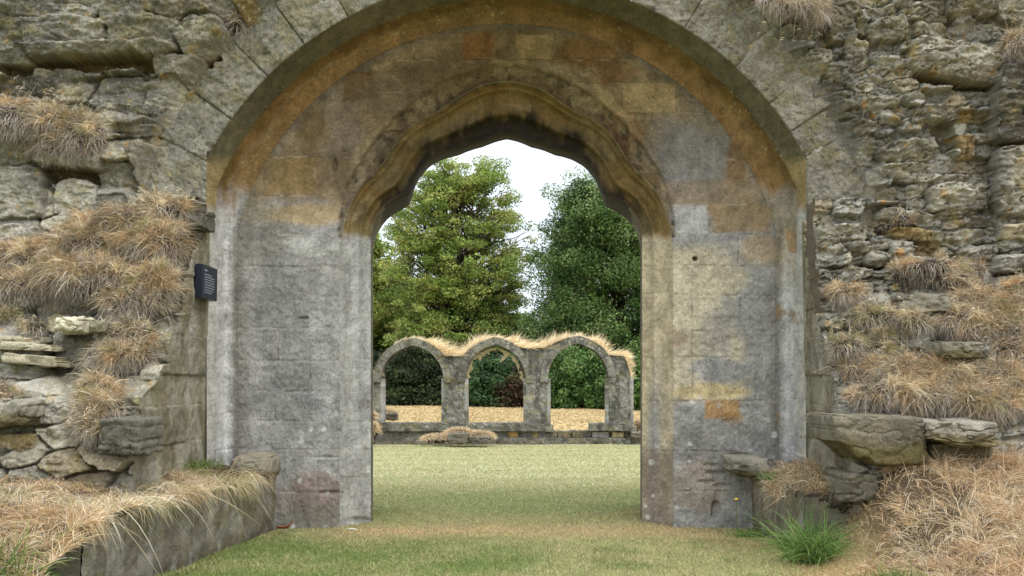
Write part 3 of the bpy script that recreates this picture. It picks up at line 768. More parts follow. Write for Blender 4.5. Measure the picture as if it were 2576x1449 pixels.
# ------------------------------------------------------------------ free blocks
def block(name, cen_, size, mat, parent, col, seed=0, rot=(0, 0, 0), rough=.02, n=26, rnd=.05, al=.7, und=None, cut=0, ex=16):
    """an irregular weathered stone block"""
    from mathutils import Euler
    Vs, Fs, off = [], [], 0
    u = np.linspace(-1, 1, n); A, B_ = np.meshgrid(u, u)
    for ax in range(3):
        for s in (-1, 1):
            p = np.zeros((n, n, 3)); p[..., ax] = s; p[..., (ax + 1) % 3] = A; p[..., (ax + 2) % 3] = B_ * s
            Vs.append(p.reshape(-1, 3)); Fs.append(grid_faces(n, n) + off); off += n * n
    V = np.concatenate(Vs)
    q = np.sum(np.abs(V) ** ex, 1) ** (1 / ex)
    sph = V / np.maximum(np.linalg.norm(V, axis=1, keepdims=True), 1e-6) * 1.25
    V = V / q[:, None]
    V = V * (1 - rnd) + sph * rnd
    V = V * np.asarray(size) / 2
    if cut: V[:, 2] = np.where(V[:, 2] < 0, V[:, 2] * (1 - cut * sm(-.02, -.5, V[:, 0] / size[0] + .1 * fbm(V[:, 0] * 12, V[:, 1] * 8, 2, 3))), V[:, 2])
    s1 = seed * 3.7
    nrm = V / np.linalg.norm(V, axis=1, keepdims=True)
    dsp = rough * (fbm(V[:, 0] * 9 + s1 + V[:, 1] * 7, V[:, 2] * 11 - V[:, 1] * 8, 4, seed) * 2) + rough * 2.4 * fbm(V[:, 0] * 2.5 + s1, V[:, 2] * 3 + V[:, 1] * 2, 2, seed + 3) - rough * 1.2 * np.exp(-(fbm(V[:, 0] * 5 + s1, V[:, 2] * 9, 4, seed + 6) / .05) ** 2)
    V = V + nrm * dsp[:, None]
    R = np.array(Euler([math.radians(a) for a in rot]).to_matrix())
    Vr = V @ R.T + np.asarray(cen_)
    c = np.broadcast_to(lin(col), V.shape).copy() * (1 + .35 * fbm(V[:, 0] * 6 + s1, V[:, 2] * 6 + V[:, 1] * 3, 3, seed + 5))[:, None]
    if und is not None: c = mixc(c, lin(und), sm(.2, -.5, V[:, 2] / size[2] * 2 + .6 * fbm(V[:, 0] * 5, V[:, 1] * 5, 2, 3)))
    return mesh_obj(name, Vr, np.concatenate(Fs), mat, parent, np.concatenate([c, np.full((len(V), 1), al)], 1))

def wblock(px, py, w, h, dep, d, col, seed, parent=wall, name='loose_block', rot=(0, 0, 0), **k):
    """block whose front face centre appears at px, py, distance d; w,h in reference units"""
    c = P(px, py, d); s = d / F_PX
    return block(name, c + np.array([0, dep / 2, 0]), (w * s, dep, h * s), M_STONE, parent, col, seed, rot, **k)

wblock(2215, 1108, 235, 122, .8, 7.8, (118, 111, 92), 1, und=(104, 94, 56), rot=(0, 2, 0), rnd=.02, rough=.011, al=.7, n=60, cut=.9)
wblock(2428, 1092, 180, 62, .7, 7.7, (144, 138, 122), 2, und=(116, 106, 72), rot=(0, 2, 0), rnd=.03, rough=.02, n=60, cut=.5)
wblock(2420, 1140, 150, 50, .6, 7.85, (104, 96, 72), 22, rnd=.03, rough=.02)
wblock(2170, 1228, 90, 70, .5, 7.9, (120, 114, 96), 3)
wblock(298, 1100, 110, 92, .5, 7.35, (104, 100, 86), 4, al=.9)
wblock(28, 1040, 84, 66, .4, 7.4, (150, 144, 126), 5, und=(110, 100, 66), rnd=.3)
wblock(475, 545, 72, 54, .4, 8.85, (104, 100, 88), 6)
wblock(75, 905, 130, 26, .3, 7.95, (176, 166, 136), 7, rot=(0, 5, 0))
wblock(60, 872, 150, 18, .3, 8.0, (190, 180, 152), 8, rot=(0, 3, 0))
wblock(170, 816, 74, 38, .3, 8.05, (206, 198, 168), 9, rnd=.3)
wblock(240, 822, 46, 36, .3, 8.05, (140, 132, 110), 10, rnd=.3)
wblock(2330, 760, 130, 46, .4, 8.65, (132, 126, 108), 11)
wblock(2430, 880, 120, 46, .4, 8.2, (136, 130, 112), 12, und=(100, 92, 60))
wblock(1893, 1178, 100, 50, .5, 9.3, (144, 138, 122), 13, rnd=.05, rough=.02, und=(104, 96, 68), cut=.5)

# ------------------------------------------------------------------ stone benches on both sides of the way in
def bench(name, label, pts, ztop, coping, sgn, seed, yend):
    e = empty(name, (pts[0][0], pts[0][1], 0), label, 'stone bench', 'stone benches flanking the archway')
    (x0, y0), (x1, y1) = pts
    t = np.linspace(0, 1, 230); z = np.linspace(-.05, ztop, 60)
    T, Z = np.meshgrid(t, z, indexing='ij')
    Y = y0 + (y1 - y0) * T
    X = x0 + (x1 - x0) * T + .035 * fbm(Y * 3, Z * 3, 4, seed) + .012 * fbm(Y * 16, Z * 16, 4, seed + 9)
    gr = 0
    for q in (.22, .46, .70): gr = np.maximum(gr, np.exp(-((T - q) / .004) ** 2))
    X = X + sgn * .006 * gr
    Zr = Z * (1 - .12 * sm(.0, .4, fbm(T * 9, T * 0, 3, seed + 2)) * (T > .25))
    c = np.broadcast_to(lin((136, 130, 114)), X.shape + (3,)).copy()
    c = mixc(c, lin((104, 96, 80)), sm(-.1, .35, fbm(Y * 5, Z * 3.4, 5, seed + 1)) * .7)
    c = mixc(c, lin((120, 112, 76)), sm(.05, .3, fbm(Y * 3, Z * 8, 4, seed + 11)) * .5)
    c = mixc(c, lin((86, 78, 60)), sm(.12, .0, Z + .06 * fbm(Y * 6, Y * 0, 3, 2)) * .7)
    c = mixc(c, lin((150, 146, 136)), sm(.25, .5, fbm(Y * 12, Z * 4, 4, seed + 7)) * .6)
    c = mixc(c, lin((90, 84, 66)), gr * .5)
    c = c * (.82 + .4 * hash2(np.floor(np.interp(T, [0, .22, .46, .7, 1], [0, 1, 2, 3, 4])), np.floor(Z * 0), 3))[..., None]
    al = np.full(X.shape + (1,), .6)
    # front end face
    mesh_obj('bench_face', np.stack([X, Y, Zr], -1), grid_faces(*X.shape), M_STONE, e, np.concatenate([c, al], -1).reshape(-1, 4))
    xe = x1 + sgn * np.linspace(0, 1.2, 60); XE, ZE = np.meshgrid(xe, z, indexing='ij')
    YE = y1 + .04 * fbm(XE * 4, ZE * 4, 4, seed + 4) + 0 * XE
    c = np.broadcast_to(lin((110, 104, 86)), XE.shape + (3,)).copy()
    mesh_obj('end_face', np.stack([XE, YE, ZE * .93], -1), grid_faces(*XE.shape), M_ASHLAR, e, np.concatenate([c, np.full(XE.shape + (1,), .5)], -1).reshape(-1, 4))
    return e
bl = bench('stone_bench', 'long low stone bench capped with dry turf below the plaque', [(-2.03, 9.66), (-2.42, 6.35)], .50, True, -1, 21, 6.3)
br = bench('stone_bench', 'short broken stone bench behind the bright green grass tuft', [(2.06, 9.72), (2.10, 8.1)], .47, False, 1, 25, 8.1)
block('coping', (-2.13, 9.36, .56), (.34, .62, .23), M_STONE, bl, (142, 134, 114), 31, rnd=.12, rough=.012, al=.6, und=(122, 106, 76), n=44, ex=4)

# left turf platform
def bank_z(X, Y):
    u = (X + 2.2) # negative to the left
    z = .50 + .16 * sm(7.0, 9.0, Y) * sm(0, -.8, u) + .12 * sm(-.1, -1.5, u) + .05 * fbm(X * 2, Y * 2, 3, 33)
    z = z - .55 * sm(6.7, 5.6, Y + .25 * u + .3) * 1.0
    return z
bx_ = np.linspace(0, 1, 150); by_ = np.linspace(5.2, 9.7, 180)
TB, YB = np.meshgrid(bx_, by_)
xe = np.interp(YB, [5.2, 6.35, 9.66], [-2.6, -2.42, -2.05]) - .02
XB = xe - 4.2 * TB ** 1.5
ZB = bank_z(XB, YB)
bank = mesh_obj('grass_bank', np.stack([XB, YB, ZB], -1), grid_faces(*XB.shape), M_GROUND, col=np.broadcast_to(lin((88, 72, 50)), XB.shape + (3,)).reshape(-1, 3))
tag(bank, 'raised turf platform behind the long low bench', kind='structure')

# ------------------------------------------------------------------ grass blades
def unit(v):
    return v / np.maximum(np.linalg.norm(v, axis=-1, keepdims=True), 1e-9)

def blades(roots, dirs, L, W, droop, K, col, rng, curl=.35, taper=True):
    N = len(roots); s = np.linspace(0, 1, K + 1)
    dirs = unit(dirs); L = np.broadcast_to(L, N); W = np.broadcast_to(W, N); droop = np.broadcast_to(droop, N)
    side = rng.normal(size=(N, 3)); side[:, 2] *= .4
    pts = roots[:, None] + dirs[:, None] * (L[:, None] * s)[..., None] + side[:, None] * (curl * L[:, None] * s ** 2)[..., None] * .5
    pts[..., 2] -= droop[:, None] * L[:, None] * s ** 2
    tan = unit(np.gradient(pts, axis=1))
    sd = unit(np.cross(tan, unit(rng.normal(size=(N, 1, 3)) * .6 + np.array([0, 1., .2]))))
    w = W[:, None] * (1 - s ** 1.6 * .92) * .5
    a = pts + sd * w[..., None]; b = pts - sd * w[..., None]
    V = np.stack([a, b], 2).reshape(N, -1, 3)            # N, 2(K+1)
    k = np.arange(K) * 2
    f = np.stack([k, k + 1, k + 3, k + 2], -1)
    Fc = (f[None] + (np.arange(N) * 2 * (K + 1))[:, None, None]).reshape(-1, 4)
    C = np.repeat(col[:, None], 2 * (K + 1), 1)
    return V.reshape(-1, 3), Fc, C.reshape(-1, 3)

def joinm(parts):
    off = 0; Vs, Fs, Cs = [], [], []
    for v, f, c in parts:
        Vs.append(v); Fs.append(f + off); Cs.append(c); off += len(v)
    return np.concatenate(Vs), np.concatenate(Fs), np.concatenate(Cs)

PAL = {'straw': [(228, 210, 172), (218, 194, 148), (240, 228, 200), (206, 178, 130)],
       'rust': [(218, 186, 138), (204, 166, 114), (230, 204, 162), (182, 146, 100)],
       'grey': [(200, 188, 170), (170, 156, 138), (216, 206, 190), (134, 120, 104)],
       'green': [(122, 140, 66), (104, 128, 58), (150, 150, 84), (92, 116, 56)],
       'olive': [(186, 174, 122), (166, 158, 102), (200, 184, 136), (148, 146, 92)],
       'lush': [(122, 156, 74), (98, 136, 60), (156, 176, 98), (88, 124, 56)]}
def pick(pal, N, rng, var=.18):
    c = lin(np.array(PAL[pal])); c = (c * .95 + .05 * c.mean(1, keepdims=True)) * 1.06 if pal in ('straw', 'rust') else c; return c[rng.integers(0, len(c), N)] * (1 + rng.normal(0, var, (N, 1))).clip(.5, 1.5)

def lump(center, ax, seed, n=26):
    th = np.linspace(0, np.pi, n); ph_ = np.linspace(0, 2 * np.pi, n * 2)
    TH, PH = np.meshgrid(th, ph_, indexing='ij')
    N_ = np.stack([np.sin(TH) * np.cos(PH), np.sin(TH) * np.sin(PH), np.cos(TH)], -1)
    r = 1 + .35 * fbm(N_[..., 0] * 3 + seed, N_[..., 2] * 3 + N_[..., 1] * 2, 4, seed)
    V = N_ * r[..., None] * np.asarray(ax) + np.asarray(center)
    return V.reshape(-1, 3), grid_faces(*TH.shape), np.full((TH.size, 3), .05)

def clump(label, lumps, n=2500, L=.16, pal=('straw', 'rust'), seed=0, lean=(0, -.3, .6), under=.25, stalks=0, width=.0044, droop=.5, cat='grass clump', name='grass_clump', stalk_lean=(.45, -.1, 1.0), stalkL=.42, soil=True):
    """lumps: (px, py, rx, rz in reference units, outward shift m)"""
    rng = np.random.default_rng(1000 + seed); n = int(n * .62)
    if not stalks: stalks, stalkL, stalk_lean = n // 170, .22, (0, -.5, .5)
    tot = sum(l[2] * l[3] for l in lumps)
    soilp, bl_ = [], []
    c0 = None
    for i, (px, py, rx, rz, sh) in enumerate(lumps):
        c = on_wall(px, py); sc = c[1] / F_PX
        ax = np.array([rx * sc, max(rx, rz) * sc * .45 + .03, rz * sc])
        c = c + np.array([0, -sh + ax[1] * .3, 0])
        if c0 is None: c0 = c.copy()
        soilp.append(lump(c + np.array([0, 0, -.1 * ax[2]]), ax * np.array([.9, .85, .85]), seed * 7 + i))
        k = int(n * rx * rz / tot)
        # tufts: each fans out from its own root; a short matted thatch lies between them
        nt = max(4, int(k / 55)); tv = unit(rng.normal(size=(nt * 6, 3))); tv = tv[(tv[:, 1] < .3) & (tv[:, 2] > -.25)][:nt]; nt = len(tv)
        tr = c + tv * ax * rng.uniform(.7, 1.02, (nt, 1)); td = tv * .5 + np.array(lean) + rng.normal(size=(nt, 3)) * [.5, .3, .3]
        tl = L * rng.uniform(.45, 1.25, nt); tb_ = rng.uniform(.6, 1.2, nt); tp_ = rng.random(nt) < .4
        alt = rng.random(nt); dead = fbm(tr[:, 0] * 8, tr[:, 2] * 8, 2, seed + 60) < -.16
        pool = np.nonzero(~dead)[0] if (~dead).sum() > 3 else np.arange(nt)
        q = pool[rng.integers(0, len(pool), int(k * .9))]; k = len(q)
        r0 = tr[q] + rng.normal(size=(k, 3)) * .016; dr = td[q] + rng.normal(size=(k, 3)) * .42
        col = np.where(tp_[q][:, None], pick(pal[1], k, rng), pick(pal[0], k, rng))
        col[alt[q] < .1] = pick('olive', k, rng)[alt[q] < .1]; col[alt[q] > .9] = pick('grey', k, rng)[alt[q] > .9]
        col = col * (tb_[q] * rng.uniform(.5, 1.35, k))[:, None]
        bl_.append(blades(r0, dr, tl[q] * rng.uniform(.5, 1.15, k), width * rng.uniform(.5, 1.1, k), droop * rng.uniform(.3, 1.8, k), 5, col, rng, curl=.5))
        km = int(k * .45); nv = unit(rng.normal(size=(km * 4, 3))); nv = nv[(nv[:, 1] < .35) & (nv[:, 2] > -.5)][:km]; km = len(nv)
        r0 = c + nv * ax * .98; mc_ = np.where((rng.random(km) < .4)[:, None], pick('grey', km, rng), pick(pal[1], km, rng)) * rng.uniform(.5, 1.1, (km, 1))
        bl_.append(blades(r0, rng.normal(size=(km, 3)) * [1, .3, .6] + nv * .25, L * .5 * rng.uniform(.3, 1.2, km), width * .75, .4, 3, mc_, rng, curl=1.0))
        ku = int(k * under)
        if ku:
            nv = unit(rng.normal(size=(ku * 4, 3))); nv = nv[(nv[:, 1] < .1) & (nv[:, 2] < .15)][:ku]; ku = len(nv)
            r0 = c + nv * ax * .9
            bl_.append(blades(r0, nv * .5 + np.array([0, -.15, -.7]) + rng.normal(size=(ku, 3)) * .35, L * .6 * rng.uniform(.3, 1.2, ku), width * .7, .5, 4, pick('grey', ku, rng), rng, curl=.6))
    if stalks:
        i = rng.integers(0, len(lumps), stalks); r0 = np.array([on_wall(lumps[q][0] + rng.uniform(-.7, .7) * lumps[q][2], lumps[q][1]) for q in i]) + np.array([0, -.08, 0])
        V_ = blades(r0, np.array(stalk_lean) + rng.normal(size=(stalks, 3)) * .22, stalkL * rng.uniform(.6, 1.2, stalks), .0036, .25, 6, pick('straw', stalks, rng) * 1.1, rng, curl=.15)
        bl_.append(V_)
        tips = V_[0].reshape(stalks, -1, 3)[:, -1]
        for q in range(3):
            bl_.append(blades(tips - np.array([0.01 * q, 0, .012 * q]), np.array([.8, 0, .1]) + rng.normal(size=(stalks, 3)) * .3, .035, .005, .4, 2, pick('straw', stalks, rng), rng))
    e = empty(name, tuple(c0), label, cat)
    if soil:
        v, f, c = joinm(soilp); mesh_obj('soil', v, f, M_SOIL, e)
    v, f, c = joinm(bl_); mesh_obj('blades', v, f, M_GRASS, e, c)
    return e

# left side
clump('wide rusty tuft with tall seed stalks growing from the upper left ledge', [(40, 305, 70, 40, .14), (130, 320, 80, 42, .16), (220, 345, 60, 50, .14), (170, 370, 90, 30, .12)], 9000, .15, ('rust', 'straw'), 1, stalks=46, under=.5)
clump('large straw curtain of grass hanging beside and left of the dark plaque', [(320, 570, 120, 40, .12), (420, 525, 60, 26, .08), (210, 620, 100, 48, .14), (400, 620, 80, 60, .12), (90, 660, 110, 50, .18), (230, 700, 150, 50, .2), (400, 720, 60, 50, .14), (60, 725, 110, 34, .18), (340, 760, 70, 30, .12)], 42000, .17, ('straw', 'rust'), 2, under=.35)
clump('bushy rust coloured tuft hanging over grey blocks under the straw curtain', [(330, 850, 62, 40, .14), (290, 900, 55, 36, .16), (345, 890, 45, 40, .12)], 9500, .13, ('rust', 'straw'), 3, under=.4, stalks=10, stalkL=.3)
clump('narrow rust coloured tuft tumbling into the dark gap above the long bench', [(262, 985, 52, 38, .14), (262, 1030, 60, 40, .16), (250, 1070, 40, 30, .14)], 8500, .13, ('rust', 'straw'), 4, under=.4)
clump('small yellow tuft sprouting among thin pale stones at the left edge', [(95, 825, 34, 16, .1), (30, 800, 34, 16, .12), (20, 775, 30, 14, .1)], 2400, .12, ('straw', 'olive'), 5, under=.5)
clump('dark soil pocket with dead stems beside the upper left arch stones', [(600, 60, 34, 34, .04)], 260, .2, ('rust', 'grey'), 6, under=.9, lean=(-.1, -.1, .9))
clump('brown tuft of grass along the far left ledge above the thin stones', [(60, 1000, 30, 16, .1), (12, 985, 26, 18, .1)], 1100, .1, ('rust', 'grey'), 7)
# right side
clump('dry tuft with trailing roots at the top right of the arch', [(1990, 25, 66, 22, .16), (1935, 12, 40, 16, .12), (2040, 40, 40, 24, .14)], 4200, .15, ('rust', 'straw'), 11, under=.6, stalks=8, lean=(.2, -.2, .3), stalk_lean=(-.1, -.2, -1), stalkL=.24)
clump('golden tuft growing on top of the dark corner block at upper right', [(2545, 130, 50, 26, .2), (2580, 110, 40, 30, .2)], 3400, .15, ('straw', 'rust'), 12, under=.5, stalks=20, stalk_lean=(.3, -.1, 1))
clump('tiny withered tuft in a crack halfway up the right hand rubble', [(2262, 552, 26, 9, .07), (2225, 570, 26, 8, .07)], 700, .07, ('rust', 'grey'), 13, under=.5)
clump('small domed golden tuft nearest the right hand jamb', [(2120, 742, 40, 24, .12)], 2600, .13, ('straw', 'rust'), 14, under=.5)
clump('straw tuft over exposed black soil high on the right hand rubble', [(2330, 672, 80, 20, .14), (2420, 688, 50, 24, .14), (2290, 690, 60, 24, .10), (2370, 705, 80, 18, .12)], 4600, .13, ('rust', 'straw'), 15, under=.4, lean=(.3, -.2, .6))
clump('loose scattered straw tuft between grey ledges right of the jamb', [(2190, 800, 70, 26, .12), (2110, 870, 40, 22, .14), (2230, 850, 60, 30, .12), (2290, 810, 40, 24, .12), (2180, 880, 50, 24, .1)], 8000, .14, ('straw', 'olive'), 16, under=.4, stalks=24, stalk_lean=(0, -.2, 1), stalkL=.26)
clump('thick golden mass of grass at the right edge below the pale block', [(2440, 770, 70, 34, .16), (2530, 790, 70, 44, .18), (2480, 830, 80, 36, .18), (2560, 730, 50, 30, .16), (2540, 880, 70, 34, .16), (2400, 810, 50, 30, .14)], 20000, .16, ('straw', 'rust'), 17, under=.35)
clump('broad rusty curtain of grass hanging above the two overhanging slabs', [(2160, 930, 60, 26, .14), (2250, 940, 90, 34, .18), (2370, 950, 90, 36, .2), (2480, 960, 90, 40, .2), (2210, 990, 90, 34, .22), (2330, 1000, 90, 34, .24), (2450, 1010, 80, 34, .24), (2560, 1000, 60, 44, .22)], 36000, .16, ('rust', 'straw'), 18, under=.4, stalks=20, stalk_lean=(0, -.3, 1), stalkL=.3)

# plants rooted in the ground and banks
def ground_tuft(label, X, Y, z, n, L, pal, seed, spread=.08, lean=(0, 0, 1), width=.005, droop=.6, name='grass_tuft', cat='grass tuft'):
    rng = np.random.default_rng(seed)
    r0 = np.stack([X + rng.normal(0, spread, n), Y + rng.normal(0, spread, n), np.full(n, z - .01)], -1)
    dr = np.array(lean) + np.concatenate([rng.normal(0, .5, (n, 2)), np.zeros((n, 1))], 1)
    v, f, c = blades(r0, dr, L * rng.uniform(.5, 1.2, n), width, droop * rng.uniform(.5, 1.3, n), 6, pick(pal, n, rng), rng, curl=.15)
    o = mesh_obj(name, v - np.array([X, Y, z]), f, M_GRASS, None, c); o.location = (X, Y, z)
    return tag(o, label, cat)
tp = (2.10, 7.95)
ground_tuft('bright green tuft of long grass beside the short broken bench', 2.10, 7.93, max(float(gz(np.array(2.10), np.array(7.93))), 0.02), 620, .62, 'lush', 3, .07, (-.15, -.3, .9), .0055, .55)
ground_tuft('small green tuft at the foot of the right hand pier', 1.95, 9.25, 0, 260, .17, 'lush', 4, .07, (0, -.1, 1), .005)
tp = P(1730 + 1288 - 1288, 1500, 6.2)
ground_tuft('pale green patch of fine grass at the bottom of the straw slope', 2.30, 6.72, .05, 600, .22, 'green', 5, .09, (-.1, -.1, 1), .004)
ground_tuft('broad bladed green grass tuft in the bottom left corner', -2.72, 6.0, .18, 200, .5, 'green', 6, .09, (0, -.2, 1), .009, .5)
ground_tuft('green weed tuft at the corner where the turf meets the left jamb', -2.42, 8.8, .60, 200, .2, 'green', 7, .09, (0, -.1, 1), .004)
ground_tuft('fresh green grass patch on the turf of the short bench', 2.10, 8.9, .50, 240, .14, 'lush', 8, .05, (0, -.1, 1), .004)

def stuff_grass(name, label, xy, zf, Lf, palf, seed, width=.0035, droop=.5, K=4, lean=None, tuft=True):
    rng = np.random.default_rng(seed)
    X, Y = xy; n = len(X)
    r0 = np.stack([X, Y, zf(X, Y) - .01], -1)
    # gather the blades into tufts
    tx = X + .5 * fbm(X * 9, Y * 9, 2, seed + 6) * .22; ty = Y + .5 * fbm(X * 9 + 7, Y * 9, 2, seed + 7) * .22
    if tuft: r0[:, 0] = tx; r0[:, 1] = ty; r0[:, 2] = zf(tx, ty) - .01
    cl = fbm(X * 6, Y * 6, 3, seed) * 3.2; cl2 = fbm(X * 3 + 40, Y * 3, 3, seed + 2) * 3.2
    dr = np.array([0, -.15, .75]) + np.concatenate([rng.normal(0, .5, (n, 2)), np.zeros((n, 1))], 1) + np.stack([cl, cl2, 0 * cl], -1) * .6
    if lean is not None: dr = dr + lean
    v, f, c = blades(r0, dr, Lf(X, Y) * rng.uniform(.4, 1.25, n), width * rng.uniform(.7, 1.3, n), droop * rng.uniform(.4, 1.4, n), K, palf(X, Y, rng), rng)
    return tag(mesh_obj(name, v, f, M_GRASS, None, c), label, kind='stuff')

def pal_bank(X, Y, rng):
    n = len(X); c = pick('straw', n, rng); q = fbm(X * 2, Y * 2, 3, 55) + rng.normal(0, .12, n)
    m = q > .12; c[m] = pick('olive', n, rng)[m]; m = q < -.18; c[m] = pick('rust', n, rng)[m]; m = rng.random(n) < .08; c[m] = pick('grey', n, rng)[m]
    m = rng.random(n) < .06; c[m] = pick('green', n, rng)[m]
    return c
n = 60000
X = RNG.uniform(0, 1, n); Y = RNG.uniform(5.5, 9.2, n)
Xb = np.interp(Y, [5.2, 6.35, 9.66], [-2.6, -2.42, -2.05]) + .05 - 2.9 * X ** 1.25
stuff_grass('dry_grass', 'straw coloured grass on the turf behind the long low bench', (Xb, Y), bank_z, lambda X, Y: .10 + .10 * sm(7.2, 6.0, Y), pal_bank, 70)
n = 7000; Y = RNG.uniform(6.3, 9.3, n); Y = Y[fbm(Y * 5, Y * 0, 3, 8) > RNG.uniform(-.35, .35, n)]; n = len(Y); Xb = np.interp(Y, [6.35, 9.66], [-2.42, -2.05]) + RNG.uniform(-.05, .05, n)
stuff_grass('dry_grass', 'overhanging straw grass fringe along the edge of the long bench', (Xb, Y), bank_z, lambda X, Y: .13 + .0 * X, pal_bank, 71, droop=1.1, lean=np.array([.7, -.2, -.25]))
# right slope
n = 85000
X = 2.0 + RNG.uniform(0, 1, n) * 2.7; Y = RNG.uniform(5.9, 8.6, n)
edge = (X > 2.28 - .55 * sm(7.4, 6.4, Y) + .3 * fbm(Y * 2, Y * 0, 3, 5)) 
X, Y = X[edge], Y[edge]
thin = fbm(X * 2.6, Y * 2.6, 3, 58) > RNG.uniform(-.42, .08, len(X)) - .15
X, Y = X[thin], Y[thin]
def pal_right(X, Y, rng):
    n = len(X); c = pick('straw', n, rng); q = fbm(X * 2.2, Y * 2.2, 3, 57) * 1.2 + rng.normal(0, .14, n) + .08
    m = q > .05; c[m] = pick('rust', n, rng)[m]; m = q < -.28; c[m] = pick('olive', n, rng)[m]; m = rng.random(n) < .12; c[m] = pick('grey', n, rng)[m]
    return c
stuff_grass('dry_grass', 'long tangled straw grass on the slope right of the broken bench', (X, Y), gz, lambda X, Y: .10 + .15 * sm(2.4, 3.2, X), pal_right, 72, droop=.6)
# turf on the broken bench
sp = [(2.06 + .0, 9.55), (2.5, 8.15)]
rv = lump((2.38, 8.8, .40), (.30, .7, .16), 5)
turf = empty('turf_mound', (2.35, 8.75, .3), 'straw turf cap with black soil on the short broken bench', 'turf')
mesh_obj('soil', rv[0], rv[1], M_SOIL, turf)
rng = np.random.default_rng(9); nt = 150; tv = unit(rng.normal(size=(nt * 4, 3))); tv = tv[tv[:, 2] > .0][:nt]
tr = np.array([2.38, 8.8, .41]) + tv * [.30, .70, .16]; td = tv * .5 + [-.15, -.3, .5] + rng.normal(size=(nt, 3)) * .35
k = 9500; q = rng.integers(0, nt, k)
cc_ = np.where((rng.random(nt) < .35)[q][:, None], pick('rust', k, rng), pick('straw', k, rng)) * (rng.uniform(.6, 1.2, nt)[q] * rng.uniform(.5, 1.3, k))[:, None]
v, f, c = blades(tr[q] + rng.normal(size=(k, 3)) * .03, td[q] + rng.normal(size=(k, 3)) * .45, .13 * rng.uniform(.4, 1.3, nt)[q] * rng.uniform(.4, 1.2, k), .004, rng.uniform(.2, 1.1, k), 5, cc_, rng, curl=.6)
mesh_obj('blades', v, f, M_GRASS, turf, c)
rng = np.random.default_rng(19); k = 90
Y = rng.uniform(6.4, 9.2, k); X = np.interp(Y, [6.35, 9.66], [-2.42, -2.05]) + rng.uniform(-.15, .0, k)
v, f, c = blades(np.stack([X, Y, bank_z(X, Y)], -1), np.array([.75, -.2, .55]) + rng.normal(size=(k, 3)) * .45, rng.uniform(.18, .6, k), .0045, rng.uniform(.3, 1.1, k), 7, pick('straw', k, rng), rng, curl=.25)
tag(mesh_obj('dry_grass', v, f, M_GRASS, None, c), 'long loose straw stems sprawling over the face of the long bench', kind='stuff')
k = 170; X = rng.uniform(2.3, 4.2, k); Y = rng.uniform(6.6, 8.2, k)
v, f, c = blades(np.stack([X, Y, gz(X, Y)], -1), np.array([-.1, -.1, .8]) + rng.normal(size=(k, 3)) * .4, rng.uniform(.15, .4, k), .0036, rng.uniform(.1, .7, k), 7, pick('straw', k, rng) * 1.1, rng, curl=.2)
tag(mesh_obj('dry_grass', v, f, M_GRASS, None, c), 'tall pale seed stems standing over the straw slope on the right', kind='stuff')

# lawn blades
def lawn():
    rng = np.random.default_rng(12); parts = []
    for (y0, y1, dens, L, w) in ((6.6, 8.6, 11000, .034, .0042), (8.6, 11, 7500, .032, .005), (11, 15, 2400, .035, .008), (15, 22.8, 900, .04, .013)):
        hw = y1 * .50 if y1 > 10.3 else 2.6
        if y0 >= 11: hw = y1 * .17 + .6
        if y0 == 8.6: hw = 2.15
        n = int((y1 - y0) * 2 * hw * dens)
        X = rng.uniform(-hw, hw, n); Y = rng.uniform(y0, y1, n)
        k = (X > np.interp(Y, [6.3, 9.66, 10, 10.8], [-2.45, -2.05, -2.2, -9])) & ~((Y > 9.58) & (Y < 11.3) & (np.abs(X + .05) > np.interp(Y, [9.58, 10.2, 11.3], [2.1, 1.27, 1.5])))
        X, Y = X[k], Y[k]; n = len(X)
        c = ground_col(X, Y) * np.exp(rng.normal(0, .36, (n, 1)) * np.where(Y > 11, .4, 1)[:, None]).clip(.35, 2) * (1 + rng.normal(0, .08, (n, 3)))
        q = rng.random(n) < (.2 + .5 * fbm(X * 2.5, Y * 2.5, 3, 35)) * np.where(Y > 11, .4, 1); c[q] = lin((206, 186, 138)) * rng.uniform(.7, 1.2, (q.sum(), 1))
        r0 = np.stack([X, Y, gz(X, Y) - .004], -1)
        dr = np.concatenate([rng.normal(0, .7, (n, 2)), np.full((n, 1), .8)], 1)
        parts.append(blades(r0, dr, L * rng.uniform(.4, 1.4, n), w, .2, 1, c.clip(.01, .9), rng))
    v, f, c = joinm(parts)
    tag(mesh_obj('lawn_grass', v, f, M_GRASS, None, c), 'short mown grass of the lawn', kind='stuff')
lawn()

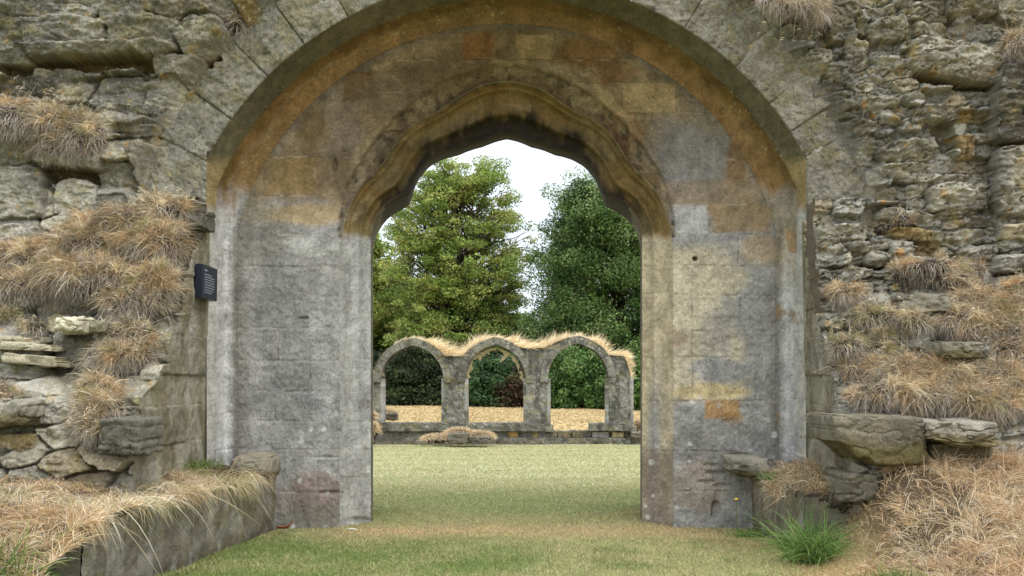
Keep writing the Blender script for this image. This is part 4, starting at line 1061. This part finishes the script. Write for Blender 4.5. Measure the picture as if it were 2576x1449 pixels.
# ------------------------------------------------------------------ plaque
pl0 = P(506, 700, 8.98)
pc = np.array([XL + .03, 9.06, P(525, 712, 9.06)[2]])
plaque = empty('information_plaque', (XL, 9.03, pc[2]), 'dark blue rectangular plaque of small white text fixed to the left jamb', 'plaque')
m, nn, ll, b = base_mat('plaque_blue', .35); b.inputs['Base Color'].default_value = (.010, .014, .026, 1); b.inputs['Specular IOR Level'].default_value = .3; M_PL = m
t_ = nn.new('ShaderNodeTexNoise'); t_.inputs['Scale'].default_value = 25; r_ = nn.new('ShaderNodeMapRange'); r_.inputs[3].default_value = .3; r_.inputs[4].default_value = .5
ll.new(t_.outputs[0], r_.inputs[0]); ll.new(r_.outputs[0], b.inputs['Roughness'])
M_TX = flat_mat('plaque_lettering', (150, 158, 172), .5, 200, .1)
def boxmesh(name, boxes, mat, parent, bev=0):
    bm = bmesh.new()
    for (x0, x1, y0, y1, z0, z1) in boxes:
        vs = [bm.verts.new((x, y, z)) for x in (x0, x1) for y in (y0, y1) for z in (z0, z1)]
        for q in ((0, 1, 3, 2), (4, 6, 7, 5), (0, 4, 5, 1), (2, 3, 7, 6), (0, 2, 6, 4), (1, 5, 7, 3)): bm.faces.new([vs[i] for i in q])
    bmesh.ops.recalc_face_normals(bm, faces=bm.faces)
    if bev: bmesh.ops.bevel(bm, geom=bm.edges[:], offset=bev, segments=2, affect='EDGES', profile=.6)
    me = bpy.data.meshes.new(name); bm.to_mesh(me); bm.free(); me.materials.append(mat)
    o = bpy.data.objects.new(name, me); scene.collection.objects.link(o)
    if parent is not None: o.parent = parent; o.matrix_parent_inverse = parent.matrix_world.inverted()
    return o
hw, hh = .22, .135; zc = pc[2]; yc = 9.06
boxmesh('panel', [(XL + .02, XL + .085, yc - hw, yc + hw, zc - hh, zc + hh)], M_PL, plaque, .006)
tb = [(XL + .0852, XL + .0862, yc - .165, yc - .10, zc + .085, zc + .097)]
rl = np.random.default_rng(4)
for i, frac in enumerate((.72, .98, .94, .93, 1.0, .95, .92, .7)):
    z0 = zc + .055 - i * .0205; y = yc - .165; end = y + frac * .30
    while y < end:
        w = min(rl.uniform(.014, .05), end - y)
        tb.append((XL + .0852, XL + .0862, y, y + w, z0, z0 + .0062)); y += w + .006
boxmesh('lettering', tb, M_TX, plaque)

# ------------------------------------------------------------------ small finds on the lawn
f0 = P(885, 1336, 9.45)
ft = empty('feather', (f0[0], f0[1], .02), 'single white feather lying on the grass inside the archway', 'feather')
t = np.linspace(0, 1, 24); ww = .014 * np.sin(np.pi * t ** .7); u = np.linspace(-1, 1, 7)
FX = f0[0] - .045 + .09 * t[:, None] + 0 * u; FY = f0[1] + .02 - .03 * t[:, None] + ww[:, None] * u; FZ = .036 + .008 * np.sin(t[:, None] * 3) - .004 * u ** 2
vs = np.stack([FX, FY, FZ], -1); vs = np.concatenate([vs, vs - [0, 0, .0015]]).reshape(-1, 3); gf = grid_faces(24, 7)
mesh_obj('vane', vs, np.concatenate([gf, gf + 168]), flat_mat('feather_white', (226, 224, 214), .7, 60, .1), ft)
boxmesh('quill', [(f0[0] - .055, f0[0] + .045, f0[1] + .004, f0[1] + .0065, .037, .0395)], flat_mat('quill', (210, 200, 180), .5), ft)
dl = empty('dead_leaf', tuple(P(716, 1326, 9.5)), 'curled rust brown dead leaf at the foot of the left pier', 'leaf')
c0 = np.array(P(716, 1326, 9.45)); c0[2] = .04
t = np.linspace(-1, 1, 16); A, B_ = np.meshgrid(t, t)
mesh_obj('leaf_blade', np.stack([c0[0] + A * .07, c0[1] + B_ * .03 * (1 - A ** 2), c0[2] + .05 * A ** 2 * (A > 0) + .02 * B_ ** 2], -1), grid_faces(16, 16), flat_mat('dead_leaf', (140, 78, 42), .8, 40, .4), dl)
boxmesh('stem', [(c0[0] - .13, c0[0] - .06, c0[1] - .002, c0[1] + .002, .03, .034)], M_BARK, dl)
fl = P(1853, 1256, 9.2)
dn = empty('dandelion', (fl[0], 9.2, 0), 'yellow dandelion flower on a thin stem before the right pier', 'flower')
boxmesh('stem', [(fl[0] - .003, fl[0] + .003, 9.197, 9.203, 0, fl[2])], flat_mat('stem_green', (96, 116, 54)), dn)
v, f, c = lump((fl[0], 9.2, fl[2]), (.017, .017, .01), 2, 12); mesh_obj('flower_head', v, f, flat_mat('petals', (226, 196, 40), .6, 80, .2), dn)

# ------------------------------------------------------------------ far arcade
AD = 23.3; AS = AD / F_PX
arc = empty('cloister_arcade', tuple(P(1265, 1115, AD) * [1, 1, 0]), 'ruined stone arcade of three open arches across the far lawn', 'arcade')
top_pts = np.array([(938, 946), (946, 930), (960, 900), (985, 872), (1010, 858), (1040, 851), (1075, 862), (1105, 885), (1122, 897), (1160, 895), (1185, 875), (1215, 857), (1243, 851), (1275, 860), (1300, 872), (1330, 878), (1370, 876), (1400, 860), (1430, 850), (1452, 848), (1480, 858), (1510, 880), (1525, 894), (1570, 896), (1577, 912), (1584, 935), (1590, 960)], float)
OPEN = [(958, 1116, 1040, 874, 1062), (1170, 1323, 1246, 872, 1060), (1378, 1531, 1453, 869, 1075)]
def intrados(k, n=60):
    """pointed (four-centred) head from springing to springing"""
    x0, x1, xa, ya, _ = OPEN[k]; ys = 962
    t = np.linspace(0, 1, n)
    L = np.stack([x0 + (xa - x0) * (1 - np.cos(t * np.pi / 2)) ** 1.0 * (1), ys - (ys - ya) * np.sin(t * np.pi / 2) ** .92], -1)
    R_ = np.stack([x1 + (xa - x1) * (1 - np.cos(t * np.pi / 2)), ys - (ys - ya) * np.sin(t * np.pi / 2) ** .92], -1)
    # a slight point at the crown
    L[:, 1] -= 5 * t ** 6; R_[:, 1] -= 5 * t ** 6
    return np.concatenate([L, R_[::-1][1:]])
def far_col(px, py, base=(134, 131, 122), seed=0):
    c = np.broadcast_to(lin(base), px.shape + (3,)).copy()
    c = mixc(c, lin((84, 83, 78)), sm(-.05, .3, fbm(px / 16, py / 30, 4, 300 + seed)) * .8)
    c = mixc(c, lin((186, 184, 172)), sm(.36, .42, fbm(px / 3.5, py / 3.5, 2, 305 + seed)) * sm(-.3, .3, fbm(px / 60, py / 60, 2, 9)) * .9)
    c = mixc(c, lin((136, 126, 78)), sm(.15, .4, fbm(px / 20, py / 12, 3, 310 + seed)) * .5)
    f1, f2, cid, _, _ = voronoi(px / 30, py / 16, 310, .4)
    c = c * (.88 + .24 * cid[..., None])
    c = mixc(c, lin((70, 68, 60)), sm(.05, .0, f2 - f1) * .35)
    return c
TH = .42
def slab(name, px, pyt, pyb, d0, th, ny, parent, base=(134, 131, 122), seed=0, mat=M_FAR, al=.6):
    """solid column strip: front, back, soffit and top between pyt(x) and pyb(x)"""
    t = np.linspace(0, 1, ny)
    PX = np.repeat(px[:, None], ny, 1); PY = pyt[:, None] * (1 - t) + pyb[:, None] * t
    Fv = P(PX, PY, AD); Fv[..., 1] = d0 + .03 * fbm(PX / 10, PY / 10, 3, 20 + seed)
    Bv = Fv.copy(); Bv[..., 1] = d0 + th
    nx = len(px)
    c = far_col(PX, PY, base, seed)
    # closed tube around: front rows then back rows reversed
    V = np.concatenate([Fv, Bv[:, ::-1]], 1); V = np.concatenate([V, V[:, :1]], 1)
    C = np.concatenate([c, c[:, ::-1]], 1); C = np.concatenate([C, C[:, :1]], 1)
    Fq = [grid_faces(*V.shape[:2])]
    V_ = V.reshape(-1, 3); C_ = C.reshape(-1, 3)
    off = len(V_)
    for e in (0, nx - 1):
        E = np.stack([Fv[e], Bv[e]], 1).reshape(-1, 3); Ce = np.stack([c[e], c[e]], 1).reshape(-1, 3)
        V_ = np.concatenate([V_, E]); C_ = np.concatenate([C_, Ce]); Fq.append(grid_faces(ny, 2) + off); off += len(E)
    return mesh_obj(name, V_, np.concatenate(Fq), mat, parent, np.concatenate([C_, np.full((len(C_), 1), al)], 1), smooth=False)
topf = lambda x: np.interp(x, top_pts[:, 0], top_pts[:, 1]) + 1.5 * fbm(x / 6, x * 0, 3, 44)
for k in range(3):
    I = intrados(k)
    slab('arch', I[:, 0], np.minimum(topf(I[:, 0]), I[:, 1] - 12), I[:, 1], AD, TH, 16, arc, seed=k)
    # raised voussoir band following the head
    nrm = np.gradient(I, axis=0); nrm = np.stack([nrm[:, 1], -nrm[:, 0]], -1); nrm /= np.linalg.norm(nrm, axis=1, keepdims=True)
    t = np.linspace(0, 1, 8); Q = I[:, None] + nrm[:, None] * (19 * t)[None, :, None]
    Vf = P(Q[..., 0], Q[..., 1], AD); Vf[..., 1] = AD - .05 + .012 * fbm(Q[..., 0] / 8, Q[..., 1] / 8, 3, 5)
    js = np.zeros(Q.shape[:2]); arcl = np.cumsum(np.r_[0, np.hypot(*np.diff(I, axis=0).T)]); js[:] = (np.abs(((arcl / 26) % 1) - .5) > .46)[:, None]
    cc = far_col(Q[..., 0], Q[..., 1], (132, 128, 116), 30 + k); cc = mixc(cc, lin((62, 60, 52)), js * .7)
    e0 = Vf[:, :1].copy(); e0[..., 1] = AD + TH; e1 = Vf[:, -1:].copy(); e1[..., 1] = AD + .02
    V = np.concatenate([e0, Vf, e1], 1); C = np.concatenate([cc[:, :1], cc, cc[:, -1:]], 1)
    mesh_obj('arch_band', V, grid_faces(*V.shape[:2]), M_FAR, arc, np.concatenate([C, np.full(C.shape[:2] + (1,), .8)], -1).reshape(-1, 4), smooth=False)
for (x0, x1, yb) in ((940, 958, 1068), (1116, 1170, 1068), (1323, 1378, 1075), (1531, 1587, 1075)):
    x = np.linspace(x0, x1, 24); yt = topf(x)
    if x0 > 1500: x = x + 0
    p = slab('pier', x, yt, np.full(24, float(yb)), AD - .004, TH + .01, 60, arc, seed=x0 % 7, al=.45)
    # paler half-round shafts up the sides of each pier
    for xc, w in ((x0 + 2, 5), (x1 - 2, 6.5)):
        th_ = np.linspace(-np.pi * .5, np.pi * .5, 9); yy = np.linspace(952, yb, 30)
        A, Y_ = np.meshgrid(th_, yy)
        base = P(xc + 0 * A, Y_, AD); rad = w * AS
        cxx = xc + (3 if xc > (x0 + x1) / 2 else -3)
        bs = P(cxx + 0 * A, Y_, AD)
        V = np.stack([bs[..., 0] + rad * np.sin(A), AD + .06 - rad * 1.4 * np.cos(A), bs[..., 2]], -1)
        V = np.concatenate([V[:, :1] + [0, .3, 0], V, V[:, -1:] + [0, .3, 0]], 1)
        c = far_col(np.full(V.shape[:2], xc), np.repeat(Y_[:, :1], V.shape[1], 1), (158, 156, 150), 4)
        mesh_obj('shaft', V, grid_faces(*V.shape[:2]), M_FAR, p, np.concatenate([c, np.full(c.shape[:2] + (1,), .3)], -1).reshape(-1, 4))
# left stub pier, sill courses and plinth
x = np.linspace(925, 941, 12); slab('stub_pier', x, 944 + 0 * x, 1068 + 0 * x, AD - .02, .5, 40, arc, base=(128, 124, 112), seed=5)
def course(name, x0, x1, y0, y1, d0, th, base, seed, al=.8, n=None, wob=1.5):
    x = np.linspace(x0, x1, n or max(8, int((x1 - x0) / 3)))
    return slab(name, x, y0 + wob * fbm(x / 12, x * 0, 3, seed), np.full(len(x), float(y1)), d0, th, 6, arc, base=base, seed=seed, al=al)
course('sill', 940, 1322, 1064, 1084, AD - .14, .62, (120, 118, 106), 51, 1.0)
course('sill', 1322, 1372, 1066, 1084, AD - .14, .62, (124, 120, 108), 52, 1.0)
course('sill', 1484, 1588, 1065, 1083, AD - .14, .62, (128, 126, 112), 53, 1.0)
course('plinth', 935, 1380, 1084.5, 1101, AD - .05, .5, (132, 128, 118), 54, .4)
course('plinth', 1380, 1604, 1084, 1101, AD - .02, .5, (118, 112, 94), 55, .4, wob=5)
course('plinth', 928, 1608, 1101, 1117, AD - .2, .66, (114, 110, 98), 56, .5, wob=1)
for (x0, x1, c) in ((1278, 1303, (186, 146, 78)), (1339, 1352, (192, 160, 98)), (1540, 1568, (196, 176, 124)), (1490, 1530, (168, 166, 162)), (1375, 1376.5, (70, 66, 54)), (1404, 1436, (138, 118, 90)), (1440, 1466, (132, 124, 84)), (1382, 1401, (118, 104, 80))):
    course('plinth_block', x0, x1, 1086, 1100, AD - .062, .2, c, int(x0) % 50, .2, n=10, wob=.6)
for (x0, x1) in ((1372, 1392), (1576, 1600)):
    course('pier_foot', x0, x1, 1070, 1086, AD - .1, .5, (134, 130, 116), 8, .5, n=8)
# broken cusped tracery in the middle arch
M_TR = stone_mat('pale_tracery_stone', (202, 184, 142), grain=.4, speck=.3, scale=.5)
def cusp(pts, d0=AD + .12, th=.12):
    bm = bmesh.new(); pts = np.array(pts, float); q = P(pts[:, 0], pts[:, 1], AD)
    a = [bm.verts.new((v[0], d0, v[2])) for v in q]; f = bm.faces.new(a)
    r = bmesh.ops.extrude_face_region(bm, geom=[f]); bmesh.ops.translate(bm, vec=(0, th, 0), verts=[v for v in r['geom'] if isinstance(v, bmesh.types.BMVert)])
    bmesh.ops.recalc_face_normals(bm, faces=bm.faces)
    bmesh.ops.bevel(bm, geom=bm.edges[:], offset=.008, segments=1, affect='EDGES')
    me = bpy.data.meshes.new('tracery_cusp'); bm.to_mesh(me); bm.free(); me.materials.append(M_TR)
    o = bpy.data.objects.new('tracery_cusp', me); scene.collection.objects.link(o); o.parent = arc; o.matrix_parent_inverse = arc.matrix_world.inverted()
cusp([(1171, 952), (1172, 935), (1178, 920), (1184, 906), (1190, 906), (1186, 918), (1190, 928), (1182, 934), (1178, 942), (1184, 950)])
cusp([(1186, 905), (1194, 895), (1206, 888), (1216, 884), (1222, 892), (1212, 898), (1207, 908), (1201, 900), (1192, 904)])
cusp([(1212, 884), (1228, 877), (1246, 873), (1250, 879), (1238, 881), (1230, 884), (1232, 893), (1224, 888)])
cusp([(1246, 873), (1264, 878), (1282, 886), (1290, 894), (1280, 893), (1270, 904), (1256, 912), (1262, 900), (1270, 890), (1258, 882)])
cusp([(1284, 888), (1298, 900), (1306, 916), (1312, 934), (1307, 936), (1302, 926), (1297, 912), (1290, 908)])
cusp([(1306, 920), (1314, 936), (1320, 956), (1322, 966), (1314, 958), (1306, 950), (1312, 944), (1304, 934)])

# grass along the top of the arcade
rng = np.random.default_rng(31); n = 30000
x = rng.uniform(944, 1588, n); 
yt = topf(x); q = P(x, yt + 2, AD); q[:, 1] = AD + rng.uniform(0, TH, n)
hL = np.interp(x, [944, 990, 1040, 1120, 1250, 1400, 1460, 1560, 1592], [.08, .15, .2, .36, .28, .32, .34, .24, .12]) 
dr = np.array([.75, -.05, .62]) + rng.normal(size=(n, 3)) * .24
dr[:, 0] += fbm(x / 14, x * 0, 2, 5) * 1.2
c = pick('straw', n, rng) * 1.22; m_ = rng.random(n) < .06; c[m_] = pick('olive', n, rng)[m_]
v, f, c = blades(q, dr, (.45 + .42 * sm(.0, .3, (yt - 851) / 60)) * hL * np.exp(rng.normal(-.35, .5, n)).clip(.2, 1.7), .0065, .3 * rng.uniform(.3, 1.5, n), 4, c, rng, curl=.15)
tag(mesh_obj('arcade_grass', v, f, M_GRASS, None, c), 'windblown straw grass along the top of the far arcade', kind='stuff')
# soil under it
xx = np.linspace(946, 1586, 300); 
sv_ = []
for a in np.linspace(0, np.pi, 8):
    q = P(xx, topf(xx) + 2, AD); q[:, 1] = AD + TH / 2 - (TH / 2 + .03) * np.cos(a); q[:, 2] += .045 * np.sin(a) + .012 * fbm(xx / 5, xx * 0 + a, 2, 8); sv_.append(q)
mesh_obj('turf_capping', np.stack(sv_, 1), grid_faces(300, 8), M_SOIL, arc)

# mounds in front of and around the arcade
def far_mound(name, label, lumps, n, seed, blocks, pal=('straw', 'rust'), L=.12):
    rng = np.random.default_rng(seed); sl, bl_ = [], []
    c0 = P(*lumps[0][:3]); e = empty(name, (c0[0], c0[1], 0), label, 'mound')
    for i, (px, py, d, rx, rz) in enumerate(lumps):
        s = d / F_PX; c = P(px, py, d); ax = np.array([rx * s, rx * s * .5, rz * s]); sl.append(lump(c, ax * .92, seed + i))
        k = int(n * rx / sum(l[3] for l in lumps)); nv = unit(rng.normal(size=(k * 3, 3))); nv = nv[(nv[:, 2] > -.1)][:k]
        col = np.where((rng.random(len(nv)) < .3)[:, None], pick(pal[1], len(nv), rng), pick(pal[0], len(nv), rng))
        bl_.append(blades(c + nv * ax, nv * .5 + [.15, -.2, .3] + rng.normal(size=nv.shape) * .3, L * rng.uniform(.4, 1.2, len(nv)), .007, .6, 3, col, rng))
    v, f, c = joinm(sl); mesh_obj('soil', v, f, M_SOIL, e)
    for i, (px, py, w, h, d) in enumerate(blocks):
        q = P(px, py, d); block('stone', q, (w * d / F_PX, .35, h * d / F_PX), M_FAR, e, (112, 106, 92), 60 + i, rough=.02, n=16)
    v, f, c = joinm(bl_); mesh_obj('blades', v, f, M_GRASS, e, c)
far_mound('rubble_mound', 'grass topped stone stub standing on the lawn before the arcade', [(1155, 1090, 22.4, 34, 12), (1205, 1098, 22.4, 36, 12), (1105, 1104, 22.3, 42, 10)], 4500, 90, [(1153, 1102, 48, 24, 22.1), (1205, 1106, 54, 18, 22.15)])
far_mound('rubble_mound', 'rubble heap capped with dry grass behind the first arch opening', [(970, 1042, 24.6, 24, 12)], 1500, 93, [(985, 1048, 30, 16, 24.5), (970, 1040, 26, 16, 24.7)])
far_mound('rubble_mound', 'tall grassy rubble stub just beyond the left door jamb', [(938, 1085, 22.6, 12, 22), (936, 1050, 23.0, 8, 12)], 1800, 96, [(932, 1100, 16, 20, 22.5)])
far_mound('rubble_mound', 'low grassy rubble at the right end of the arcade', [(1606, 1078, 23.6, 16, 18), (1618, 1098, 23.2, 16, 10)], 1500, 99, [(1598, 1094, 20, 14, 23.1)])
far_mound('turf_tuft', 'little dry tuft capping the stub pier at the left arcade end', [(942, 941, 23.4, 14, 4)], 900, 102, [])
far_mound('turf_tuft', 'little dry tuft perched on the right shoulder of the arcade', [(1578, 917, 23.5, 10, 3)], 700, 103, [])

# field grass beyond
n = 60000; X = RNG.uniform(-6.5, 7.5, n); Y = 24.2 + RNG.uniform(0, 1, n) ** 1.4 * 16
stuff_grass('field_grass', 'cut straw coloured hay field beyond the far arcade', (X, Y), gz, lambda X, Y: .10 + 0 * X, lambda X, Y, r: np.where((r.random(len(X)) < .5)[:, None], pick('rust', len(X), r), pick('olive', len(X), r)) * .9, 110, width=.02, K=2, droop=.7)

# ------------------------------------------------------------------ trees and shrubs
def leaf_cloud(cent, nper, rad, size, cols, rng, flat=.6, up=.6):
    """cent (M,3) clump centres; leaves are bent two-triangle blades scattered in each clump"""
    M = len(cent); N = M * nper
    o = rng.normal(size=(N, 3)); o = unit(o) * rng.uniform(.25, 1, (N, 1)) ** .5
    rad = np.repeat(np.broadcast_to(rad, M), nper)
    o = o * rad[:, None]; o[:, 2] *= flat
    c = np.repeat(cent, nper, 0) + o
    nr = unit(rng.normal(size=(N, 3)) * .8 + unit(o) * .5 + np.array([0, -.1, up]))
    a = unit(np.cross(nr, rng.normal(size=(N, 3)))); b = np.cross(nr, a)
    s = size * rng.uniform(.6, 1.35, N)[:, None]
    v = np.stack([c - a * s, c + b * s * .5 + nr * s * .12, c + a * s - nr * s * .2, c - b * s * .5 + nr * s * .12], 1)
    f = np.arange(N * 4).reshape(N, 4)
    cc = np.repeat(cols[rng.integers(0, len(cols), M)], nper, 0) * rng.uniform(.7, 1.35, (N, 1)) * (1 + rng.normal(0, .06, (N, 3)))
    return v.reshape(-1, 3), f, np.repeat(cc, 4, 0).clip(.004, .6)

def tube(p0, p1, r0, r1, sag=0, n=5, k=6, rng=None):
    t = np.linspace(0, 1, n)[:, None]; p = p0 + (p1 - p0) * t; p[:, 2] += sag * np.sin(np.pi * t[:, 0])
    if rng is not None: p[1:-1] += rng.normal(0, .03 * np.linalg.norm(p1 - p0), (n - 2, 3)) * .6
    d = unit(p1 - p0); s = unit(np.cross(d, [.3, .9, .1])); u = np.cross(d, s)
    a = np.linspace(0, 2 * np.pi, k + 1); r = (r0 + (r1 - r0) * t)
    V = p[:, None] + (np.cos(a)[None, :, None] * s + np.sin(a)[None, :, None] * u) * r[:, :, None]
    return V.reshape(-1, 3), grid_faces(n, k + 1), np.zeros((n * (k + 1), 3)), p

def tree(name, label, base, H, prof, nb, nper, size, cols, seed, ascend=.8, trunk_r=.3, clump_r=.45, inner=.35, stems=5, flat=.6, lay=1, cat='tree', group=None):
    """prof: radius of the crown against relative height"""
    rng = np.random.default_rng(seed); wood, cen_ = [], []; base = np.array(base, float)
    e = empty(name, tuple(base), label, cat, group)
    ax = base + np.array([0, 0, H * .96])
    v, f, c, p = tube(base, ax, trunk_r, .03, 0, 12, 8, rng); wood.append((v, f, c)); trunk = p
    stem_paths = [p]
    for i in range(stems):
        a = rng.uniform(0, 2 * np.pi); h0 = rng.uniform(.1, .35); h1 = rng.uniform(.7, .97); rr_ = np.interp(h1, prof[:, 0], prof[:, 1]) * .5
        s0 = base + [0, 0, H * h0]; s1 = base + [math.cos(a) * rr_, math.sin(a) * rr_, H * h1]
        v, f, c, p = tube(s0, s1, trunk_r * .45, .02, 0, 9, 6, rng); wood.append((v, f, c)); stem_paths.append(p)
    for i in range(nb):
        h = rng.uniform(prof[0, 0], 1.0); R = np.interp(h, prof[:, 0], prof[:, 1]) * rng.uniform(.72, 1.08)
        a = rng.uniform(0, 2 * np.pi)
        tip = base + [math.cos(a) * R, math.sin(a) * R, H * h]
        sp_ = stem_paths[rng.integers(0, len(stem_paths))]
        z0 = tip[2] - R * ascend * rng.uniform(.7, 1.2)
        st = sp_[np.argmin(np.abs(sp_[:, 2] - z0))]
        v, f, c, p = tube(st, tip, .045, .008, .1 * R, 6, 4, rng); wood.append((v, f, c))
        for q in range(3 + lay):
            t = rng.uniform(inner, 1.05); k = st + (tip - st) * t + rng.normal(0, .25, 3) * [1, 1, .6] * max(.3, clump_r * 1.5)
            cen_.append(k)
            if q < 2:
                v, f, c, _ = tube(st + (tip - st) * t * .85, k, .015, .004, 0, 3, 3); wood.append((v, f, c))
    cen_ = np.array(cen_)
    v, f, c = joinm(wood); mesh_obj('trunk', v, f, M_BARK, e)
    rad = clump_r * rng.uniform(.6, 1.3, len(cen_))
    v, f, c = leaf_cloud(cen_, nper, rad, size, lin(np.array(cols)), rng, flat)
    mesh_obj('crown', v, f, M_LEAF, e, c)
    return e

def on_ground(px, d):
    X = (px - CX) / F_PX * d
    return (X, d, float(gz(np.array(X), np.array(float(d)))))

lt = [(150, 168, 74), (132, 154, 60), (168, 180, 88), (112, 138, 52), (160, 162, 76), (140, 160, 66)]
rt_ = [(96, 126, 58), (76, 106, 48), (116, 142, 74), (62, 90, 40), (134, 154, 92)]
H1 = CAMH + (965 - 440) / F_PX * 46
tree('maple_tree', 'light green tree with upright limbs seen through the left of the arch', on_ground(1145, 46), H1,
     np.array([(.12, 2.5), (.3, 2.8), (.58, 3.15), (.72, 3.1), (.83, 2.9), (.93, 2.5), (1.0, 1.7)]), 360, 92, .056, lt, 5, ascend=.75, clump_r=.42, trunk_r=.28, stems=9, flat=.5, lay=1, inner=.45)
H2 = CAMH + (965 - 478) / F_PX * 44
tree('lime_tree', 'dense dark green tree seen through the right of the arch', on_ground(1556, 44), H2,
     np.array([(.14, 3.5), (.3, 3.3), (.5, 3.0), (.7, 2.8), (.885, 2.55), (.95, 2.2), (1.0, 1.7)]), 300, 190, .053, rt_, 8, ascend=.5, clump_r=.62, trunk_r=.3, stems=6, flat=.8, lay=1, inner=.6)
tree('yew_tree', 'olive tree crown filling the gap left of the light green tree', on_ground(900, 50), 7.5,
     np.array([(.1, 3.5), (.4, 3.6), (.7, 2.6), (1.0, .3)]), 200, 70, .09, lt, 15, clump_r=.5, inner=.4)
tree('copse_tree', 'darker tree in the dip between the two tall trees', on_ground(1290, 58), 3.9,
     np.array([(.05, 3.0), (.4, 3.2), (.7, 2.0), (1.0, .4)]), 160, 90, .1, rt_, 16, clump_r=.6, inner=.3, ascend=.4)

def shrub(label, px, d, w, H, cols, seed, n=120, nper=110, size=.06, name='shrub'):
    rng = np.random.default_rng(seed); b = np.array(on_ground(px, d))
    e = empty(name, tuple(b), label, 'shrub', 'shrubs along the far hedge')
    nv = unit(rng.normal(size=(n, 3))); nv[:, 2] = np.abs(nv[:, 2]) * 1.0
    rr2 = rng.uniform(.45, 1, (n, 1)) * (1 + .25 * fbm(nv[:, :1] * 2 + seed, nv[:, 2:] * 2, 2, seed))
    c = b + nv * rr2 * [w, w * .7, H * .92] + [0, 0, .1]
    wood = [tube(b, q, .03, .006, 0, 4, 4, rng)[:3] for q in c[::4]]
    v, f, cc = joinm(wood); mesh_obj('stems', v, f, M_BARK, e)
    v, f, cc = leaf_cloud(c, nper, .34 * rng.uniform(.6, 1.3, n), size, lin(np.array(cols)), rng, .7)
    mesh_obj('foliage', v, f, M_LEAF, e, cc)
gb = [(92, 124, 56), (76, 108, 46), (108, 136, 68), (64, 92, 42)]
db = [(62, 76, 44), (50, 64, 38), (74, 86, 48), (42, 52, 32)]
shrub('bright green bushy shrub left half of the third arch', 1415, 38, 1.1, 2.0, gb, 1, 150)
shrub('tallest bright green shrub centred in the third arch', 1478, 38.6, 1.3, 2.25, gb, 2, 170)
shrub('green shrub beyond the right end pier of the arcade', 1590, 37, 1.2, 1.9, gb, 3, 130)
shrub('dark green shrub at the left side of the middle arch', 1195, 39, 1.2, 1.75, [(66, 96, 52), (56, 84, 46), (80, 108, 60)], 4, 130)
shrub('grey green shrub centred in the middle arch', 1255, 41, 1.2, 2.0, [(88, 112, 74), (74, 98, 62), (104, 124, 88)], 5, 130)
shrub('reddish brown bare twiggy shrub at the right of the middle arch', 1312, 38.5, .8, 1.2, [(88, 66, 44), (70, 56, 40), (84, 84, 48)], 6, 90)
shrub('dark shaded shrub at the left of the first arch', 985, 39.5, 1.4, 2.0, db, 7, 130)
shrub('dark shaded shrub at the right of the first arch', 1080, 39.5, 1.4, 2.2, db, 8, 130)
shrub('dark shrub hidden behind the middle arcade pier', 1350, 40.5, 1.3, 2.1, gb, 9, 120)
# the dark hedge behind them
rng = np.random.default_rng(77); n = 1500
hx = rng.uniform(-9, 9, n); c = np.stack([hx, 43.5 + rng.uniform(-1, 1, n), .5 + rng.uniform(0, 1.75, n)], -1)
v, f, cc = leaf_cloud(c, 60, .5, .09, lin(np.array(db)), rng, .8)
tag(mesh_obj('hedge', v, f, M_LEAF, None, cc), 'long dark hedge running along the far edge of the field', 'hedge', kind='thing')
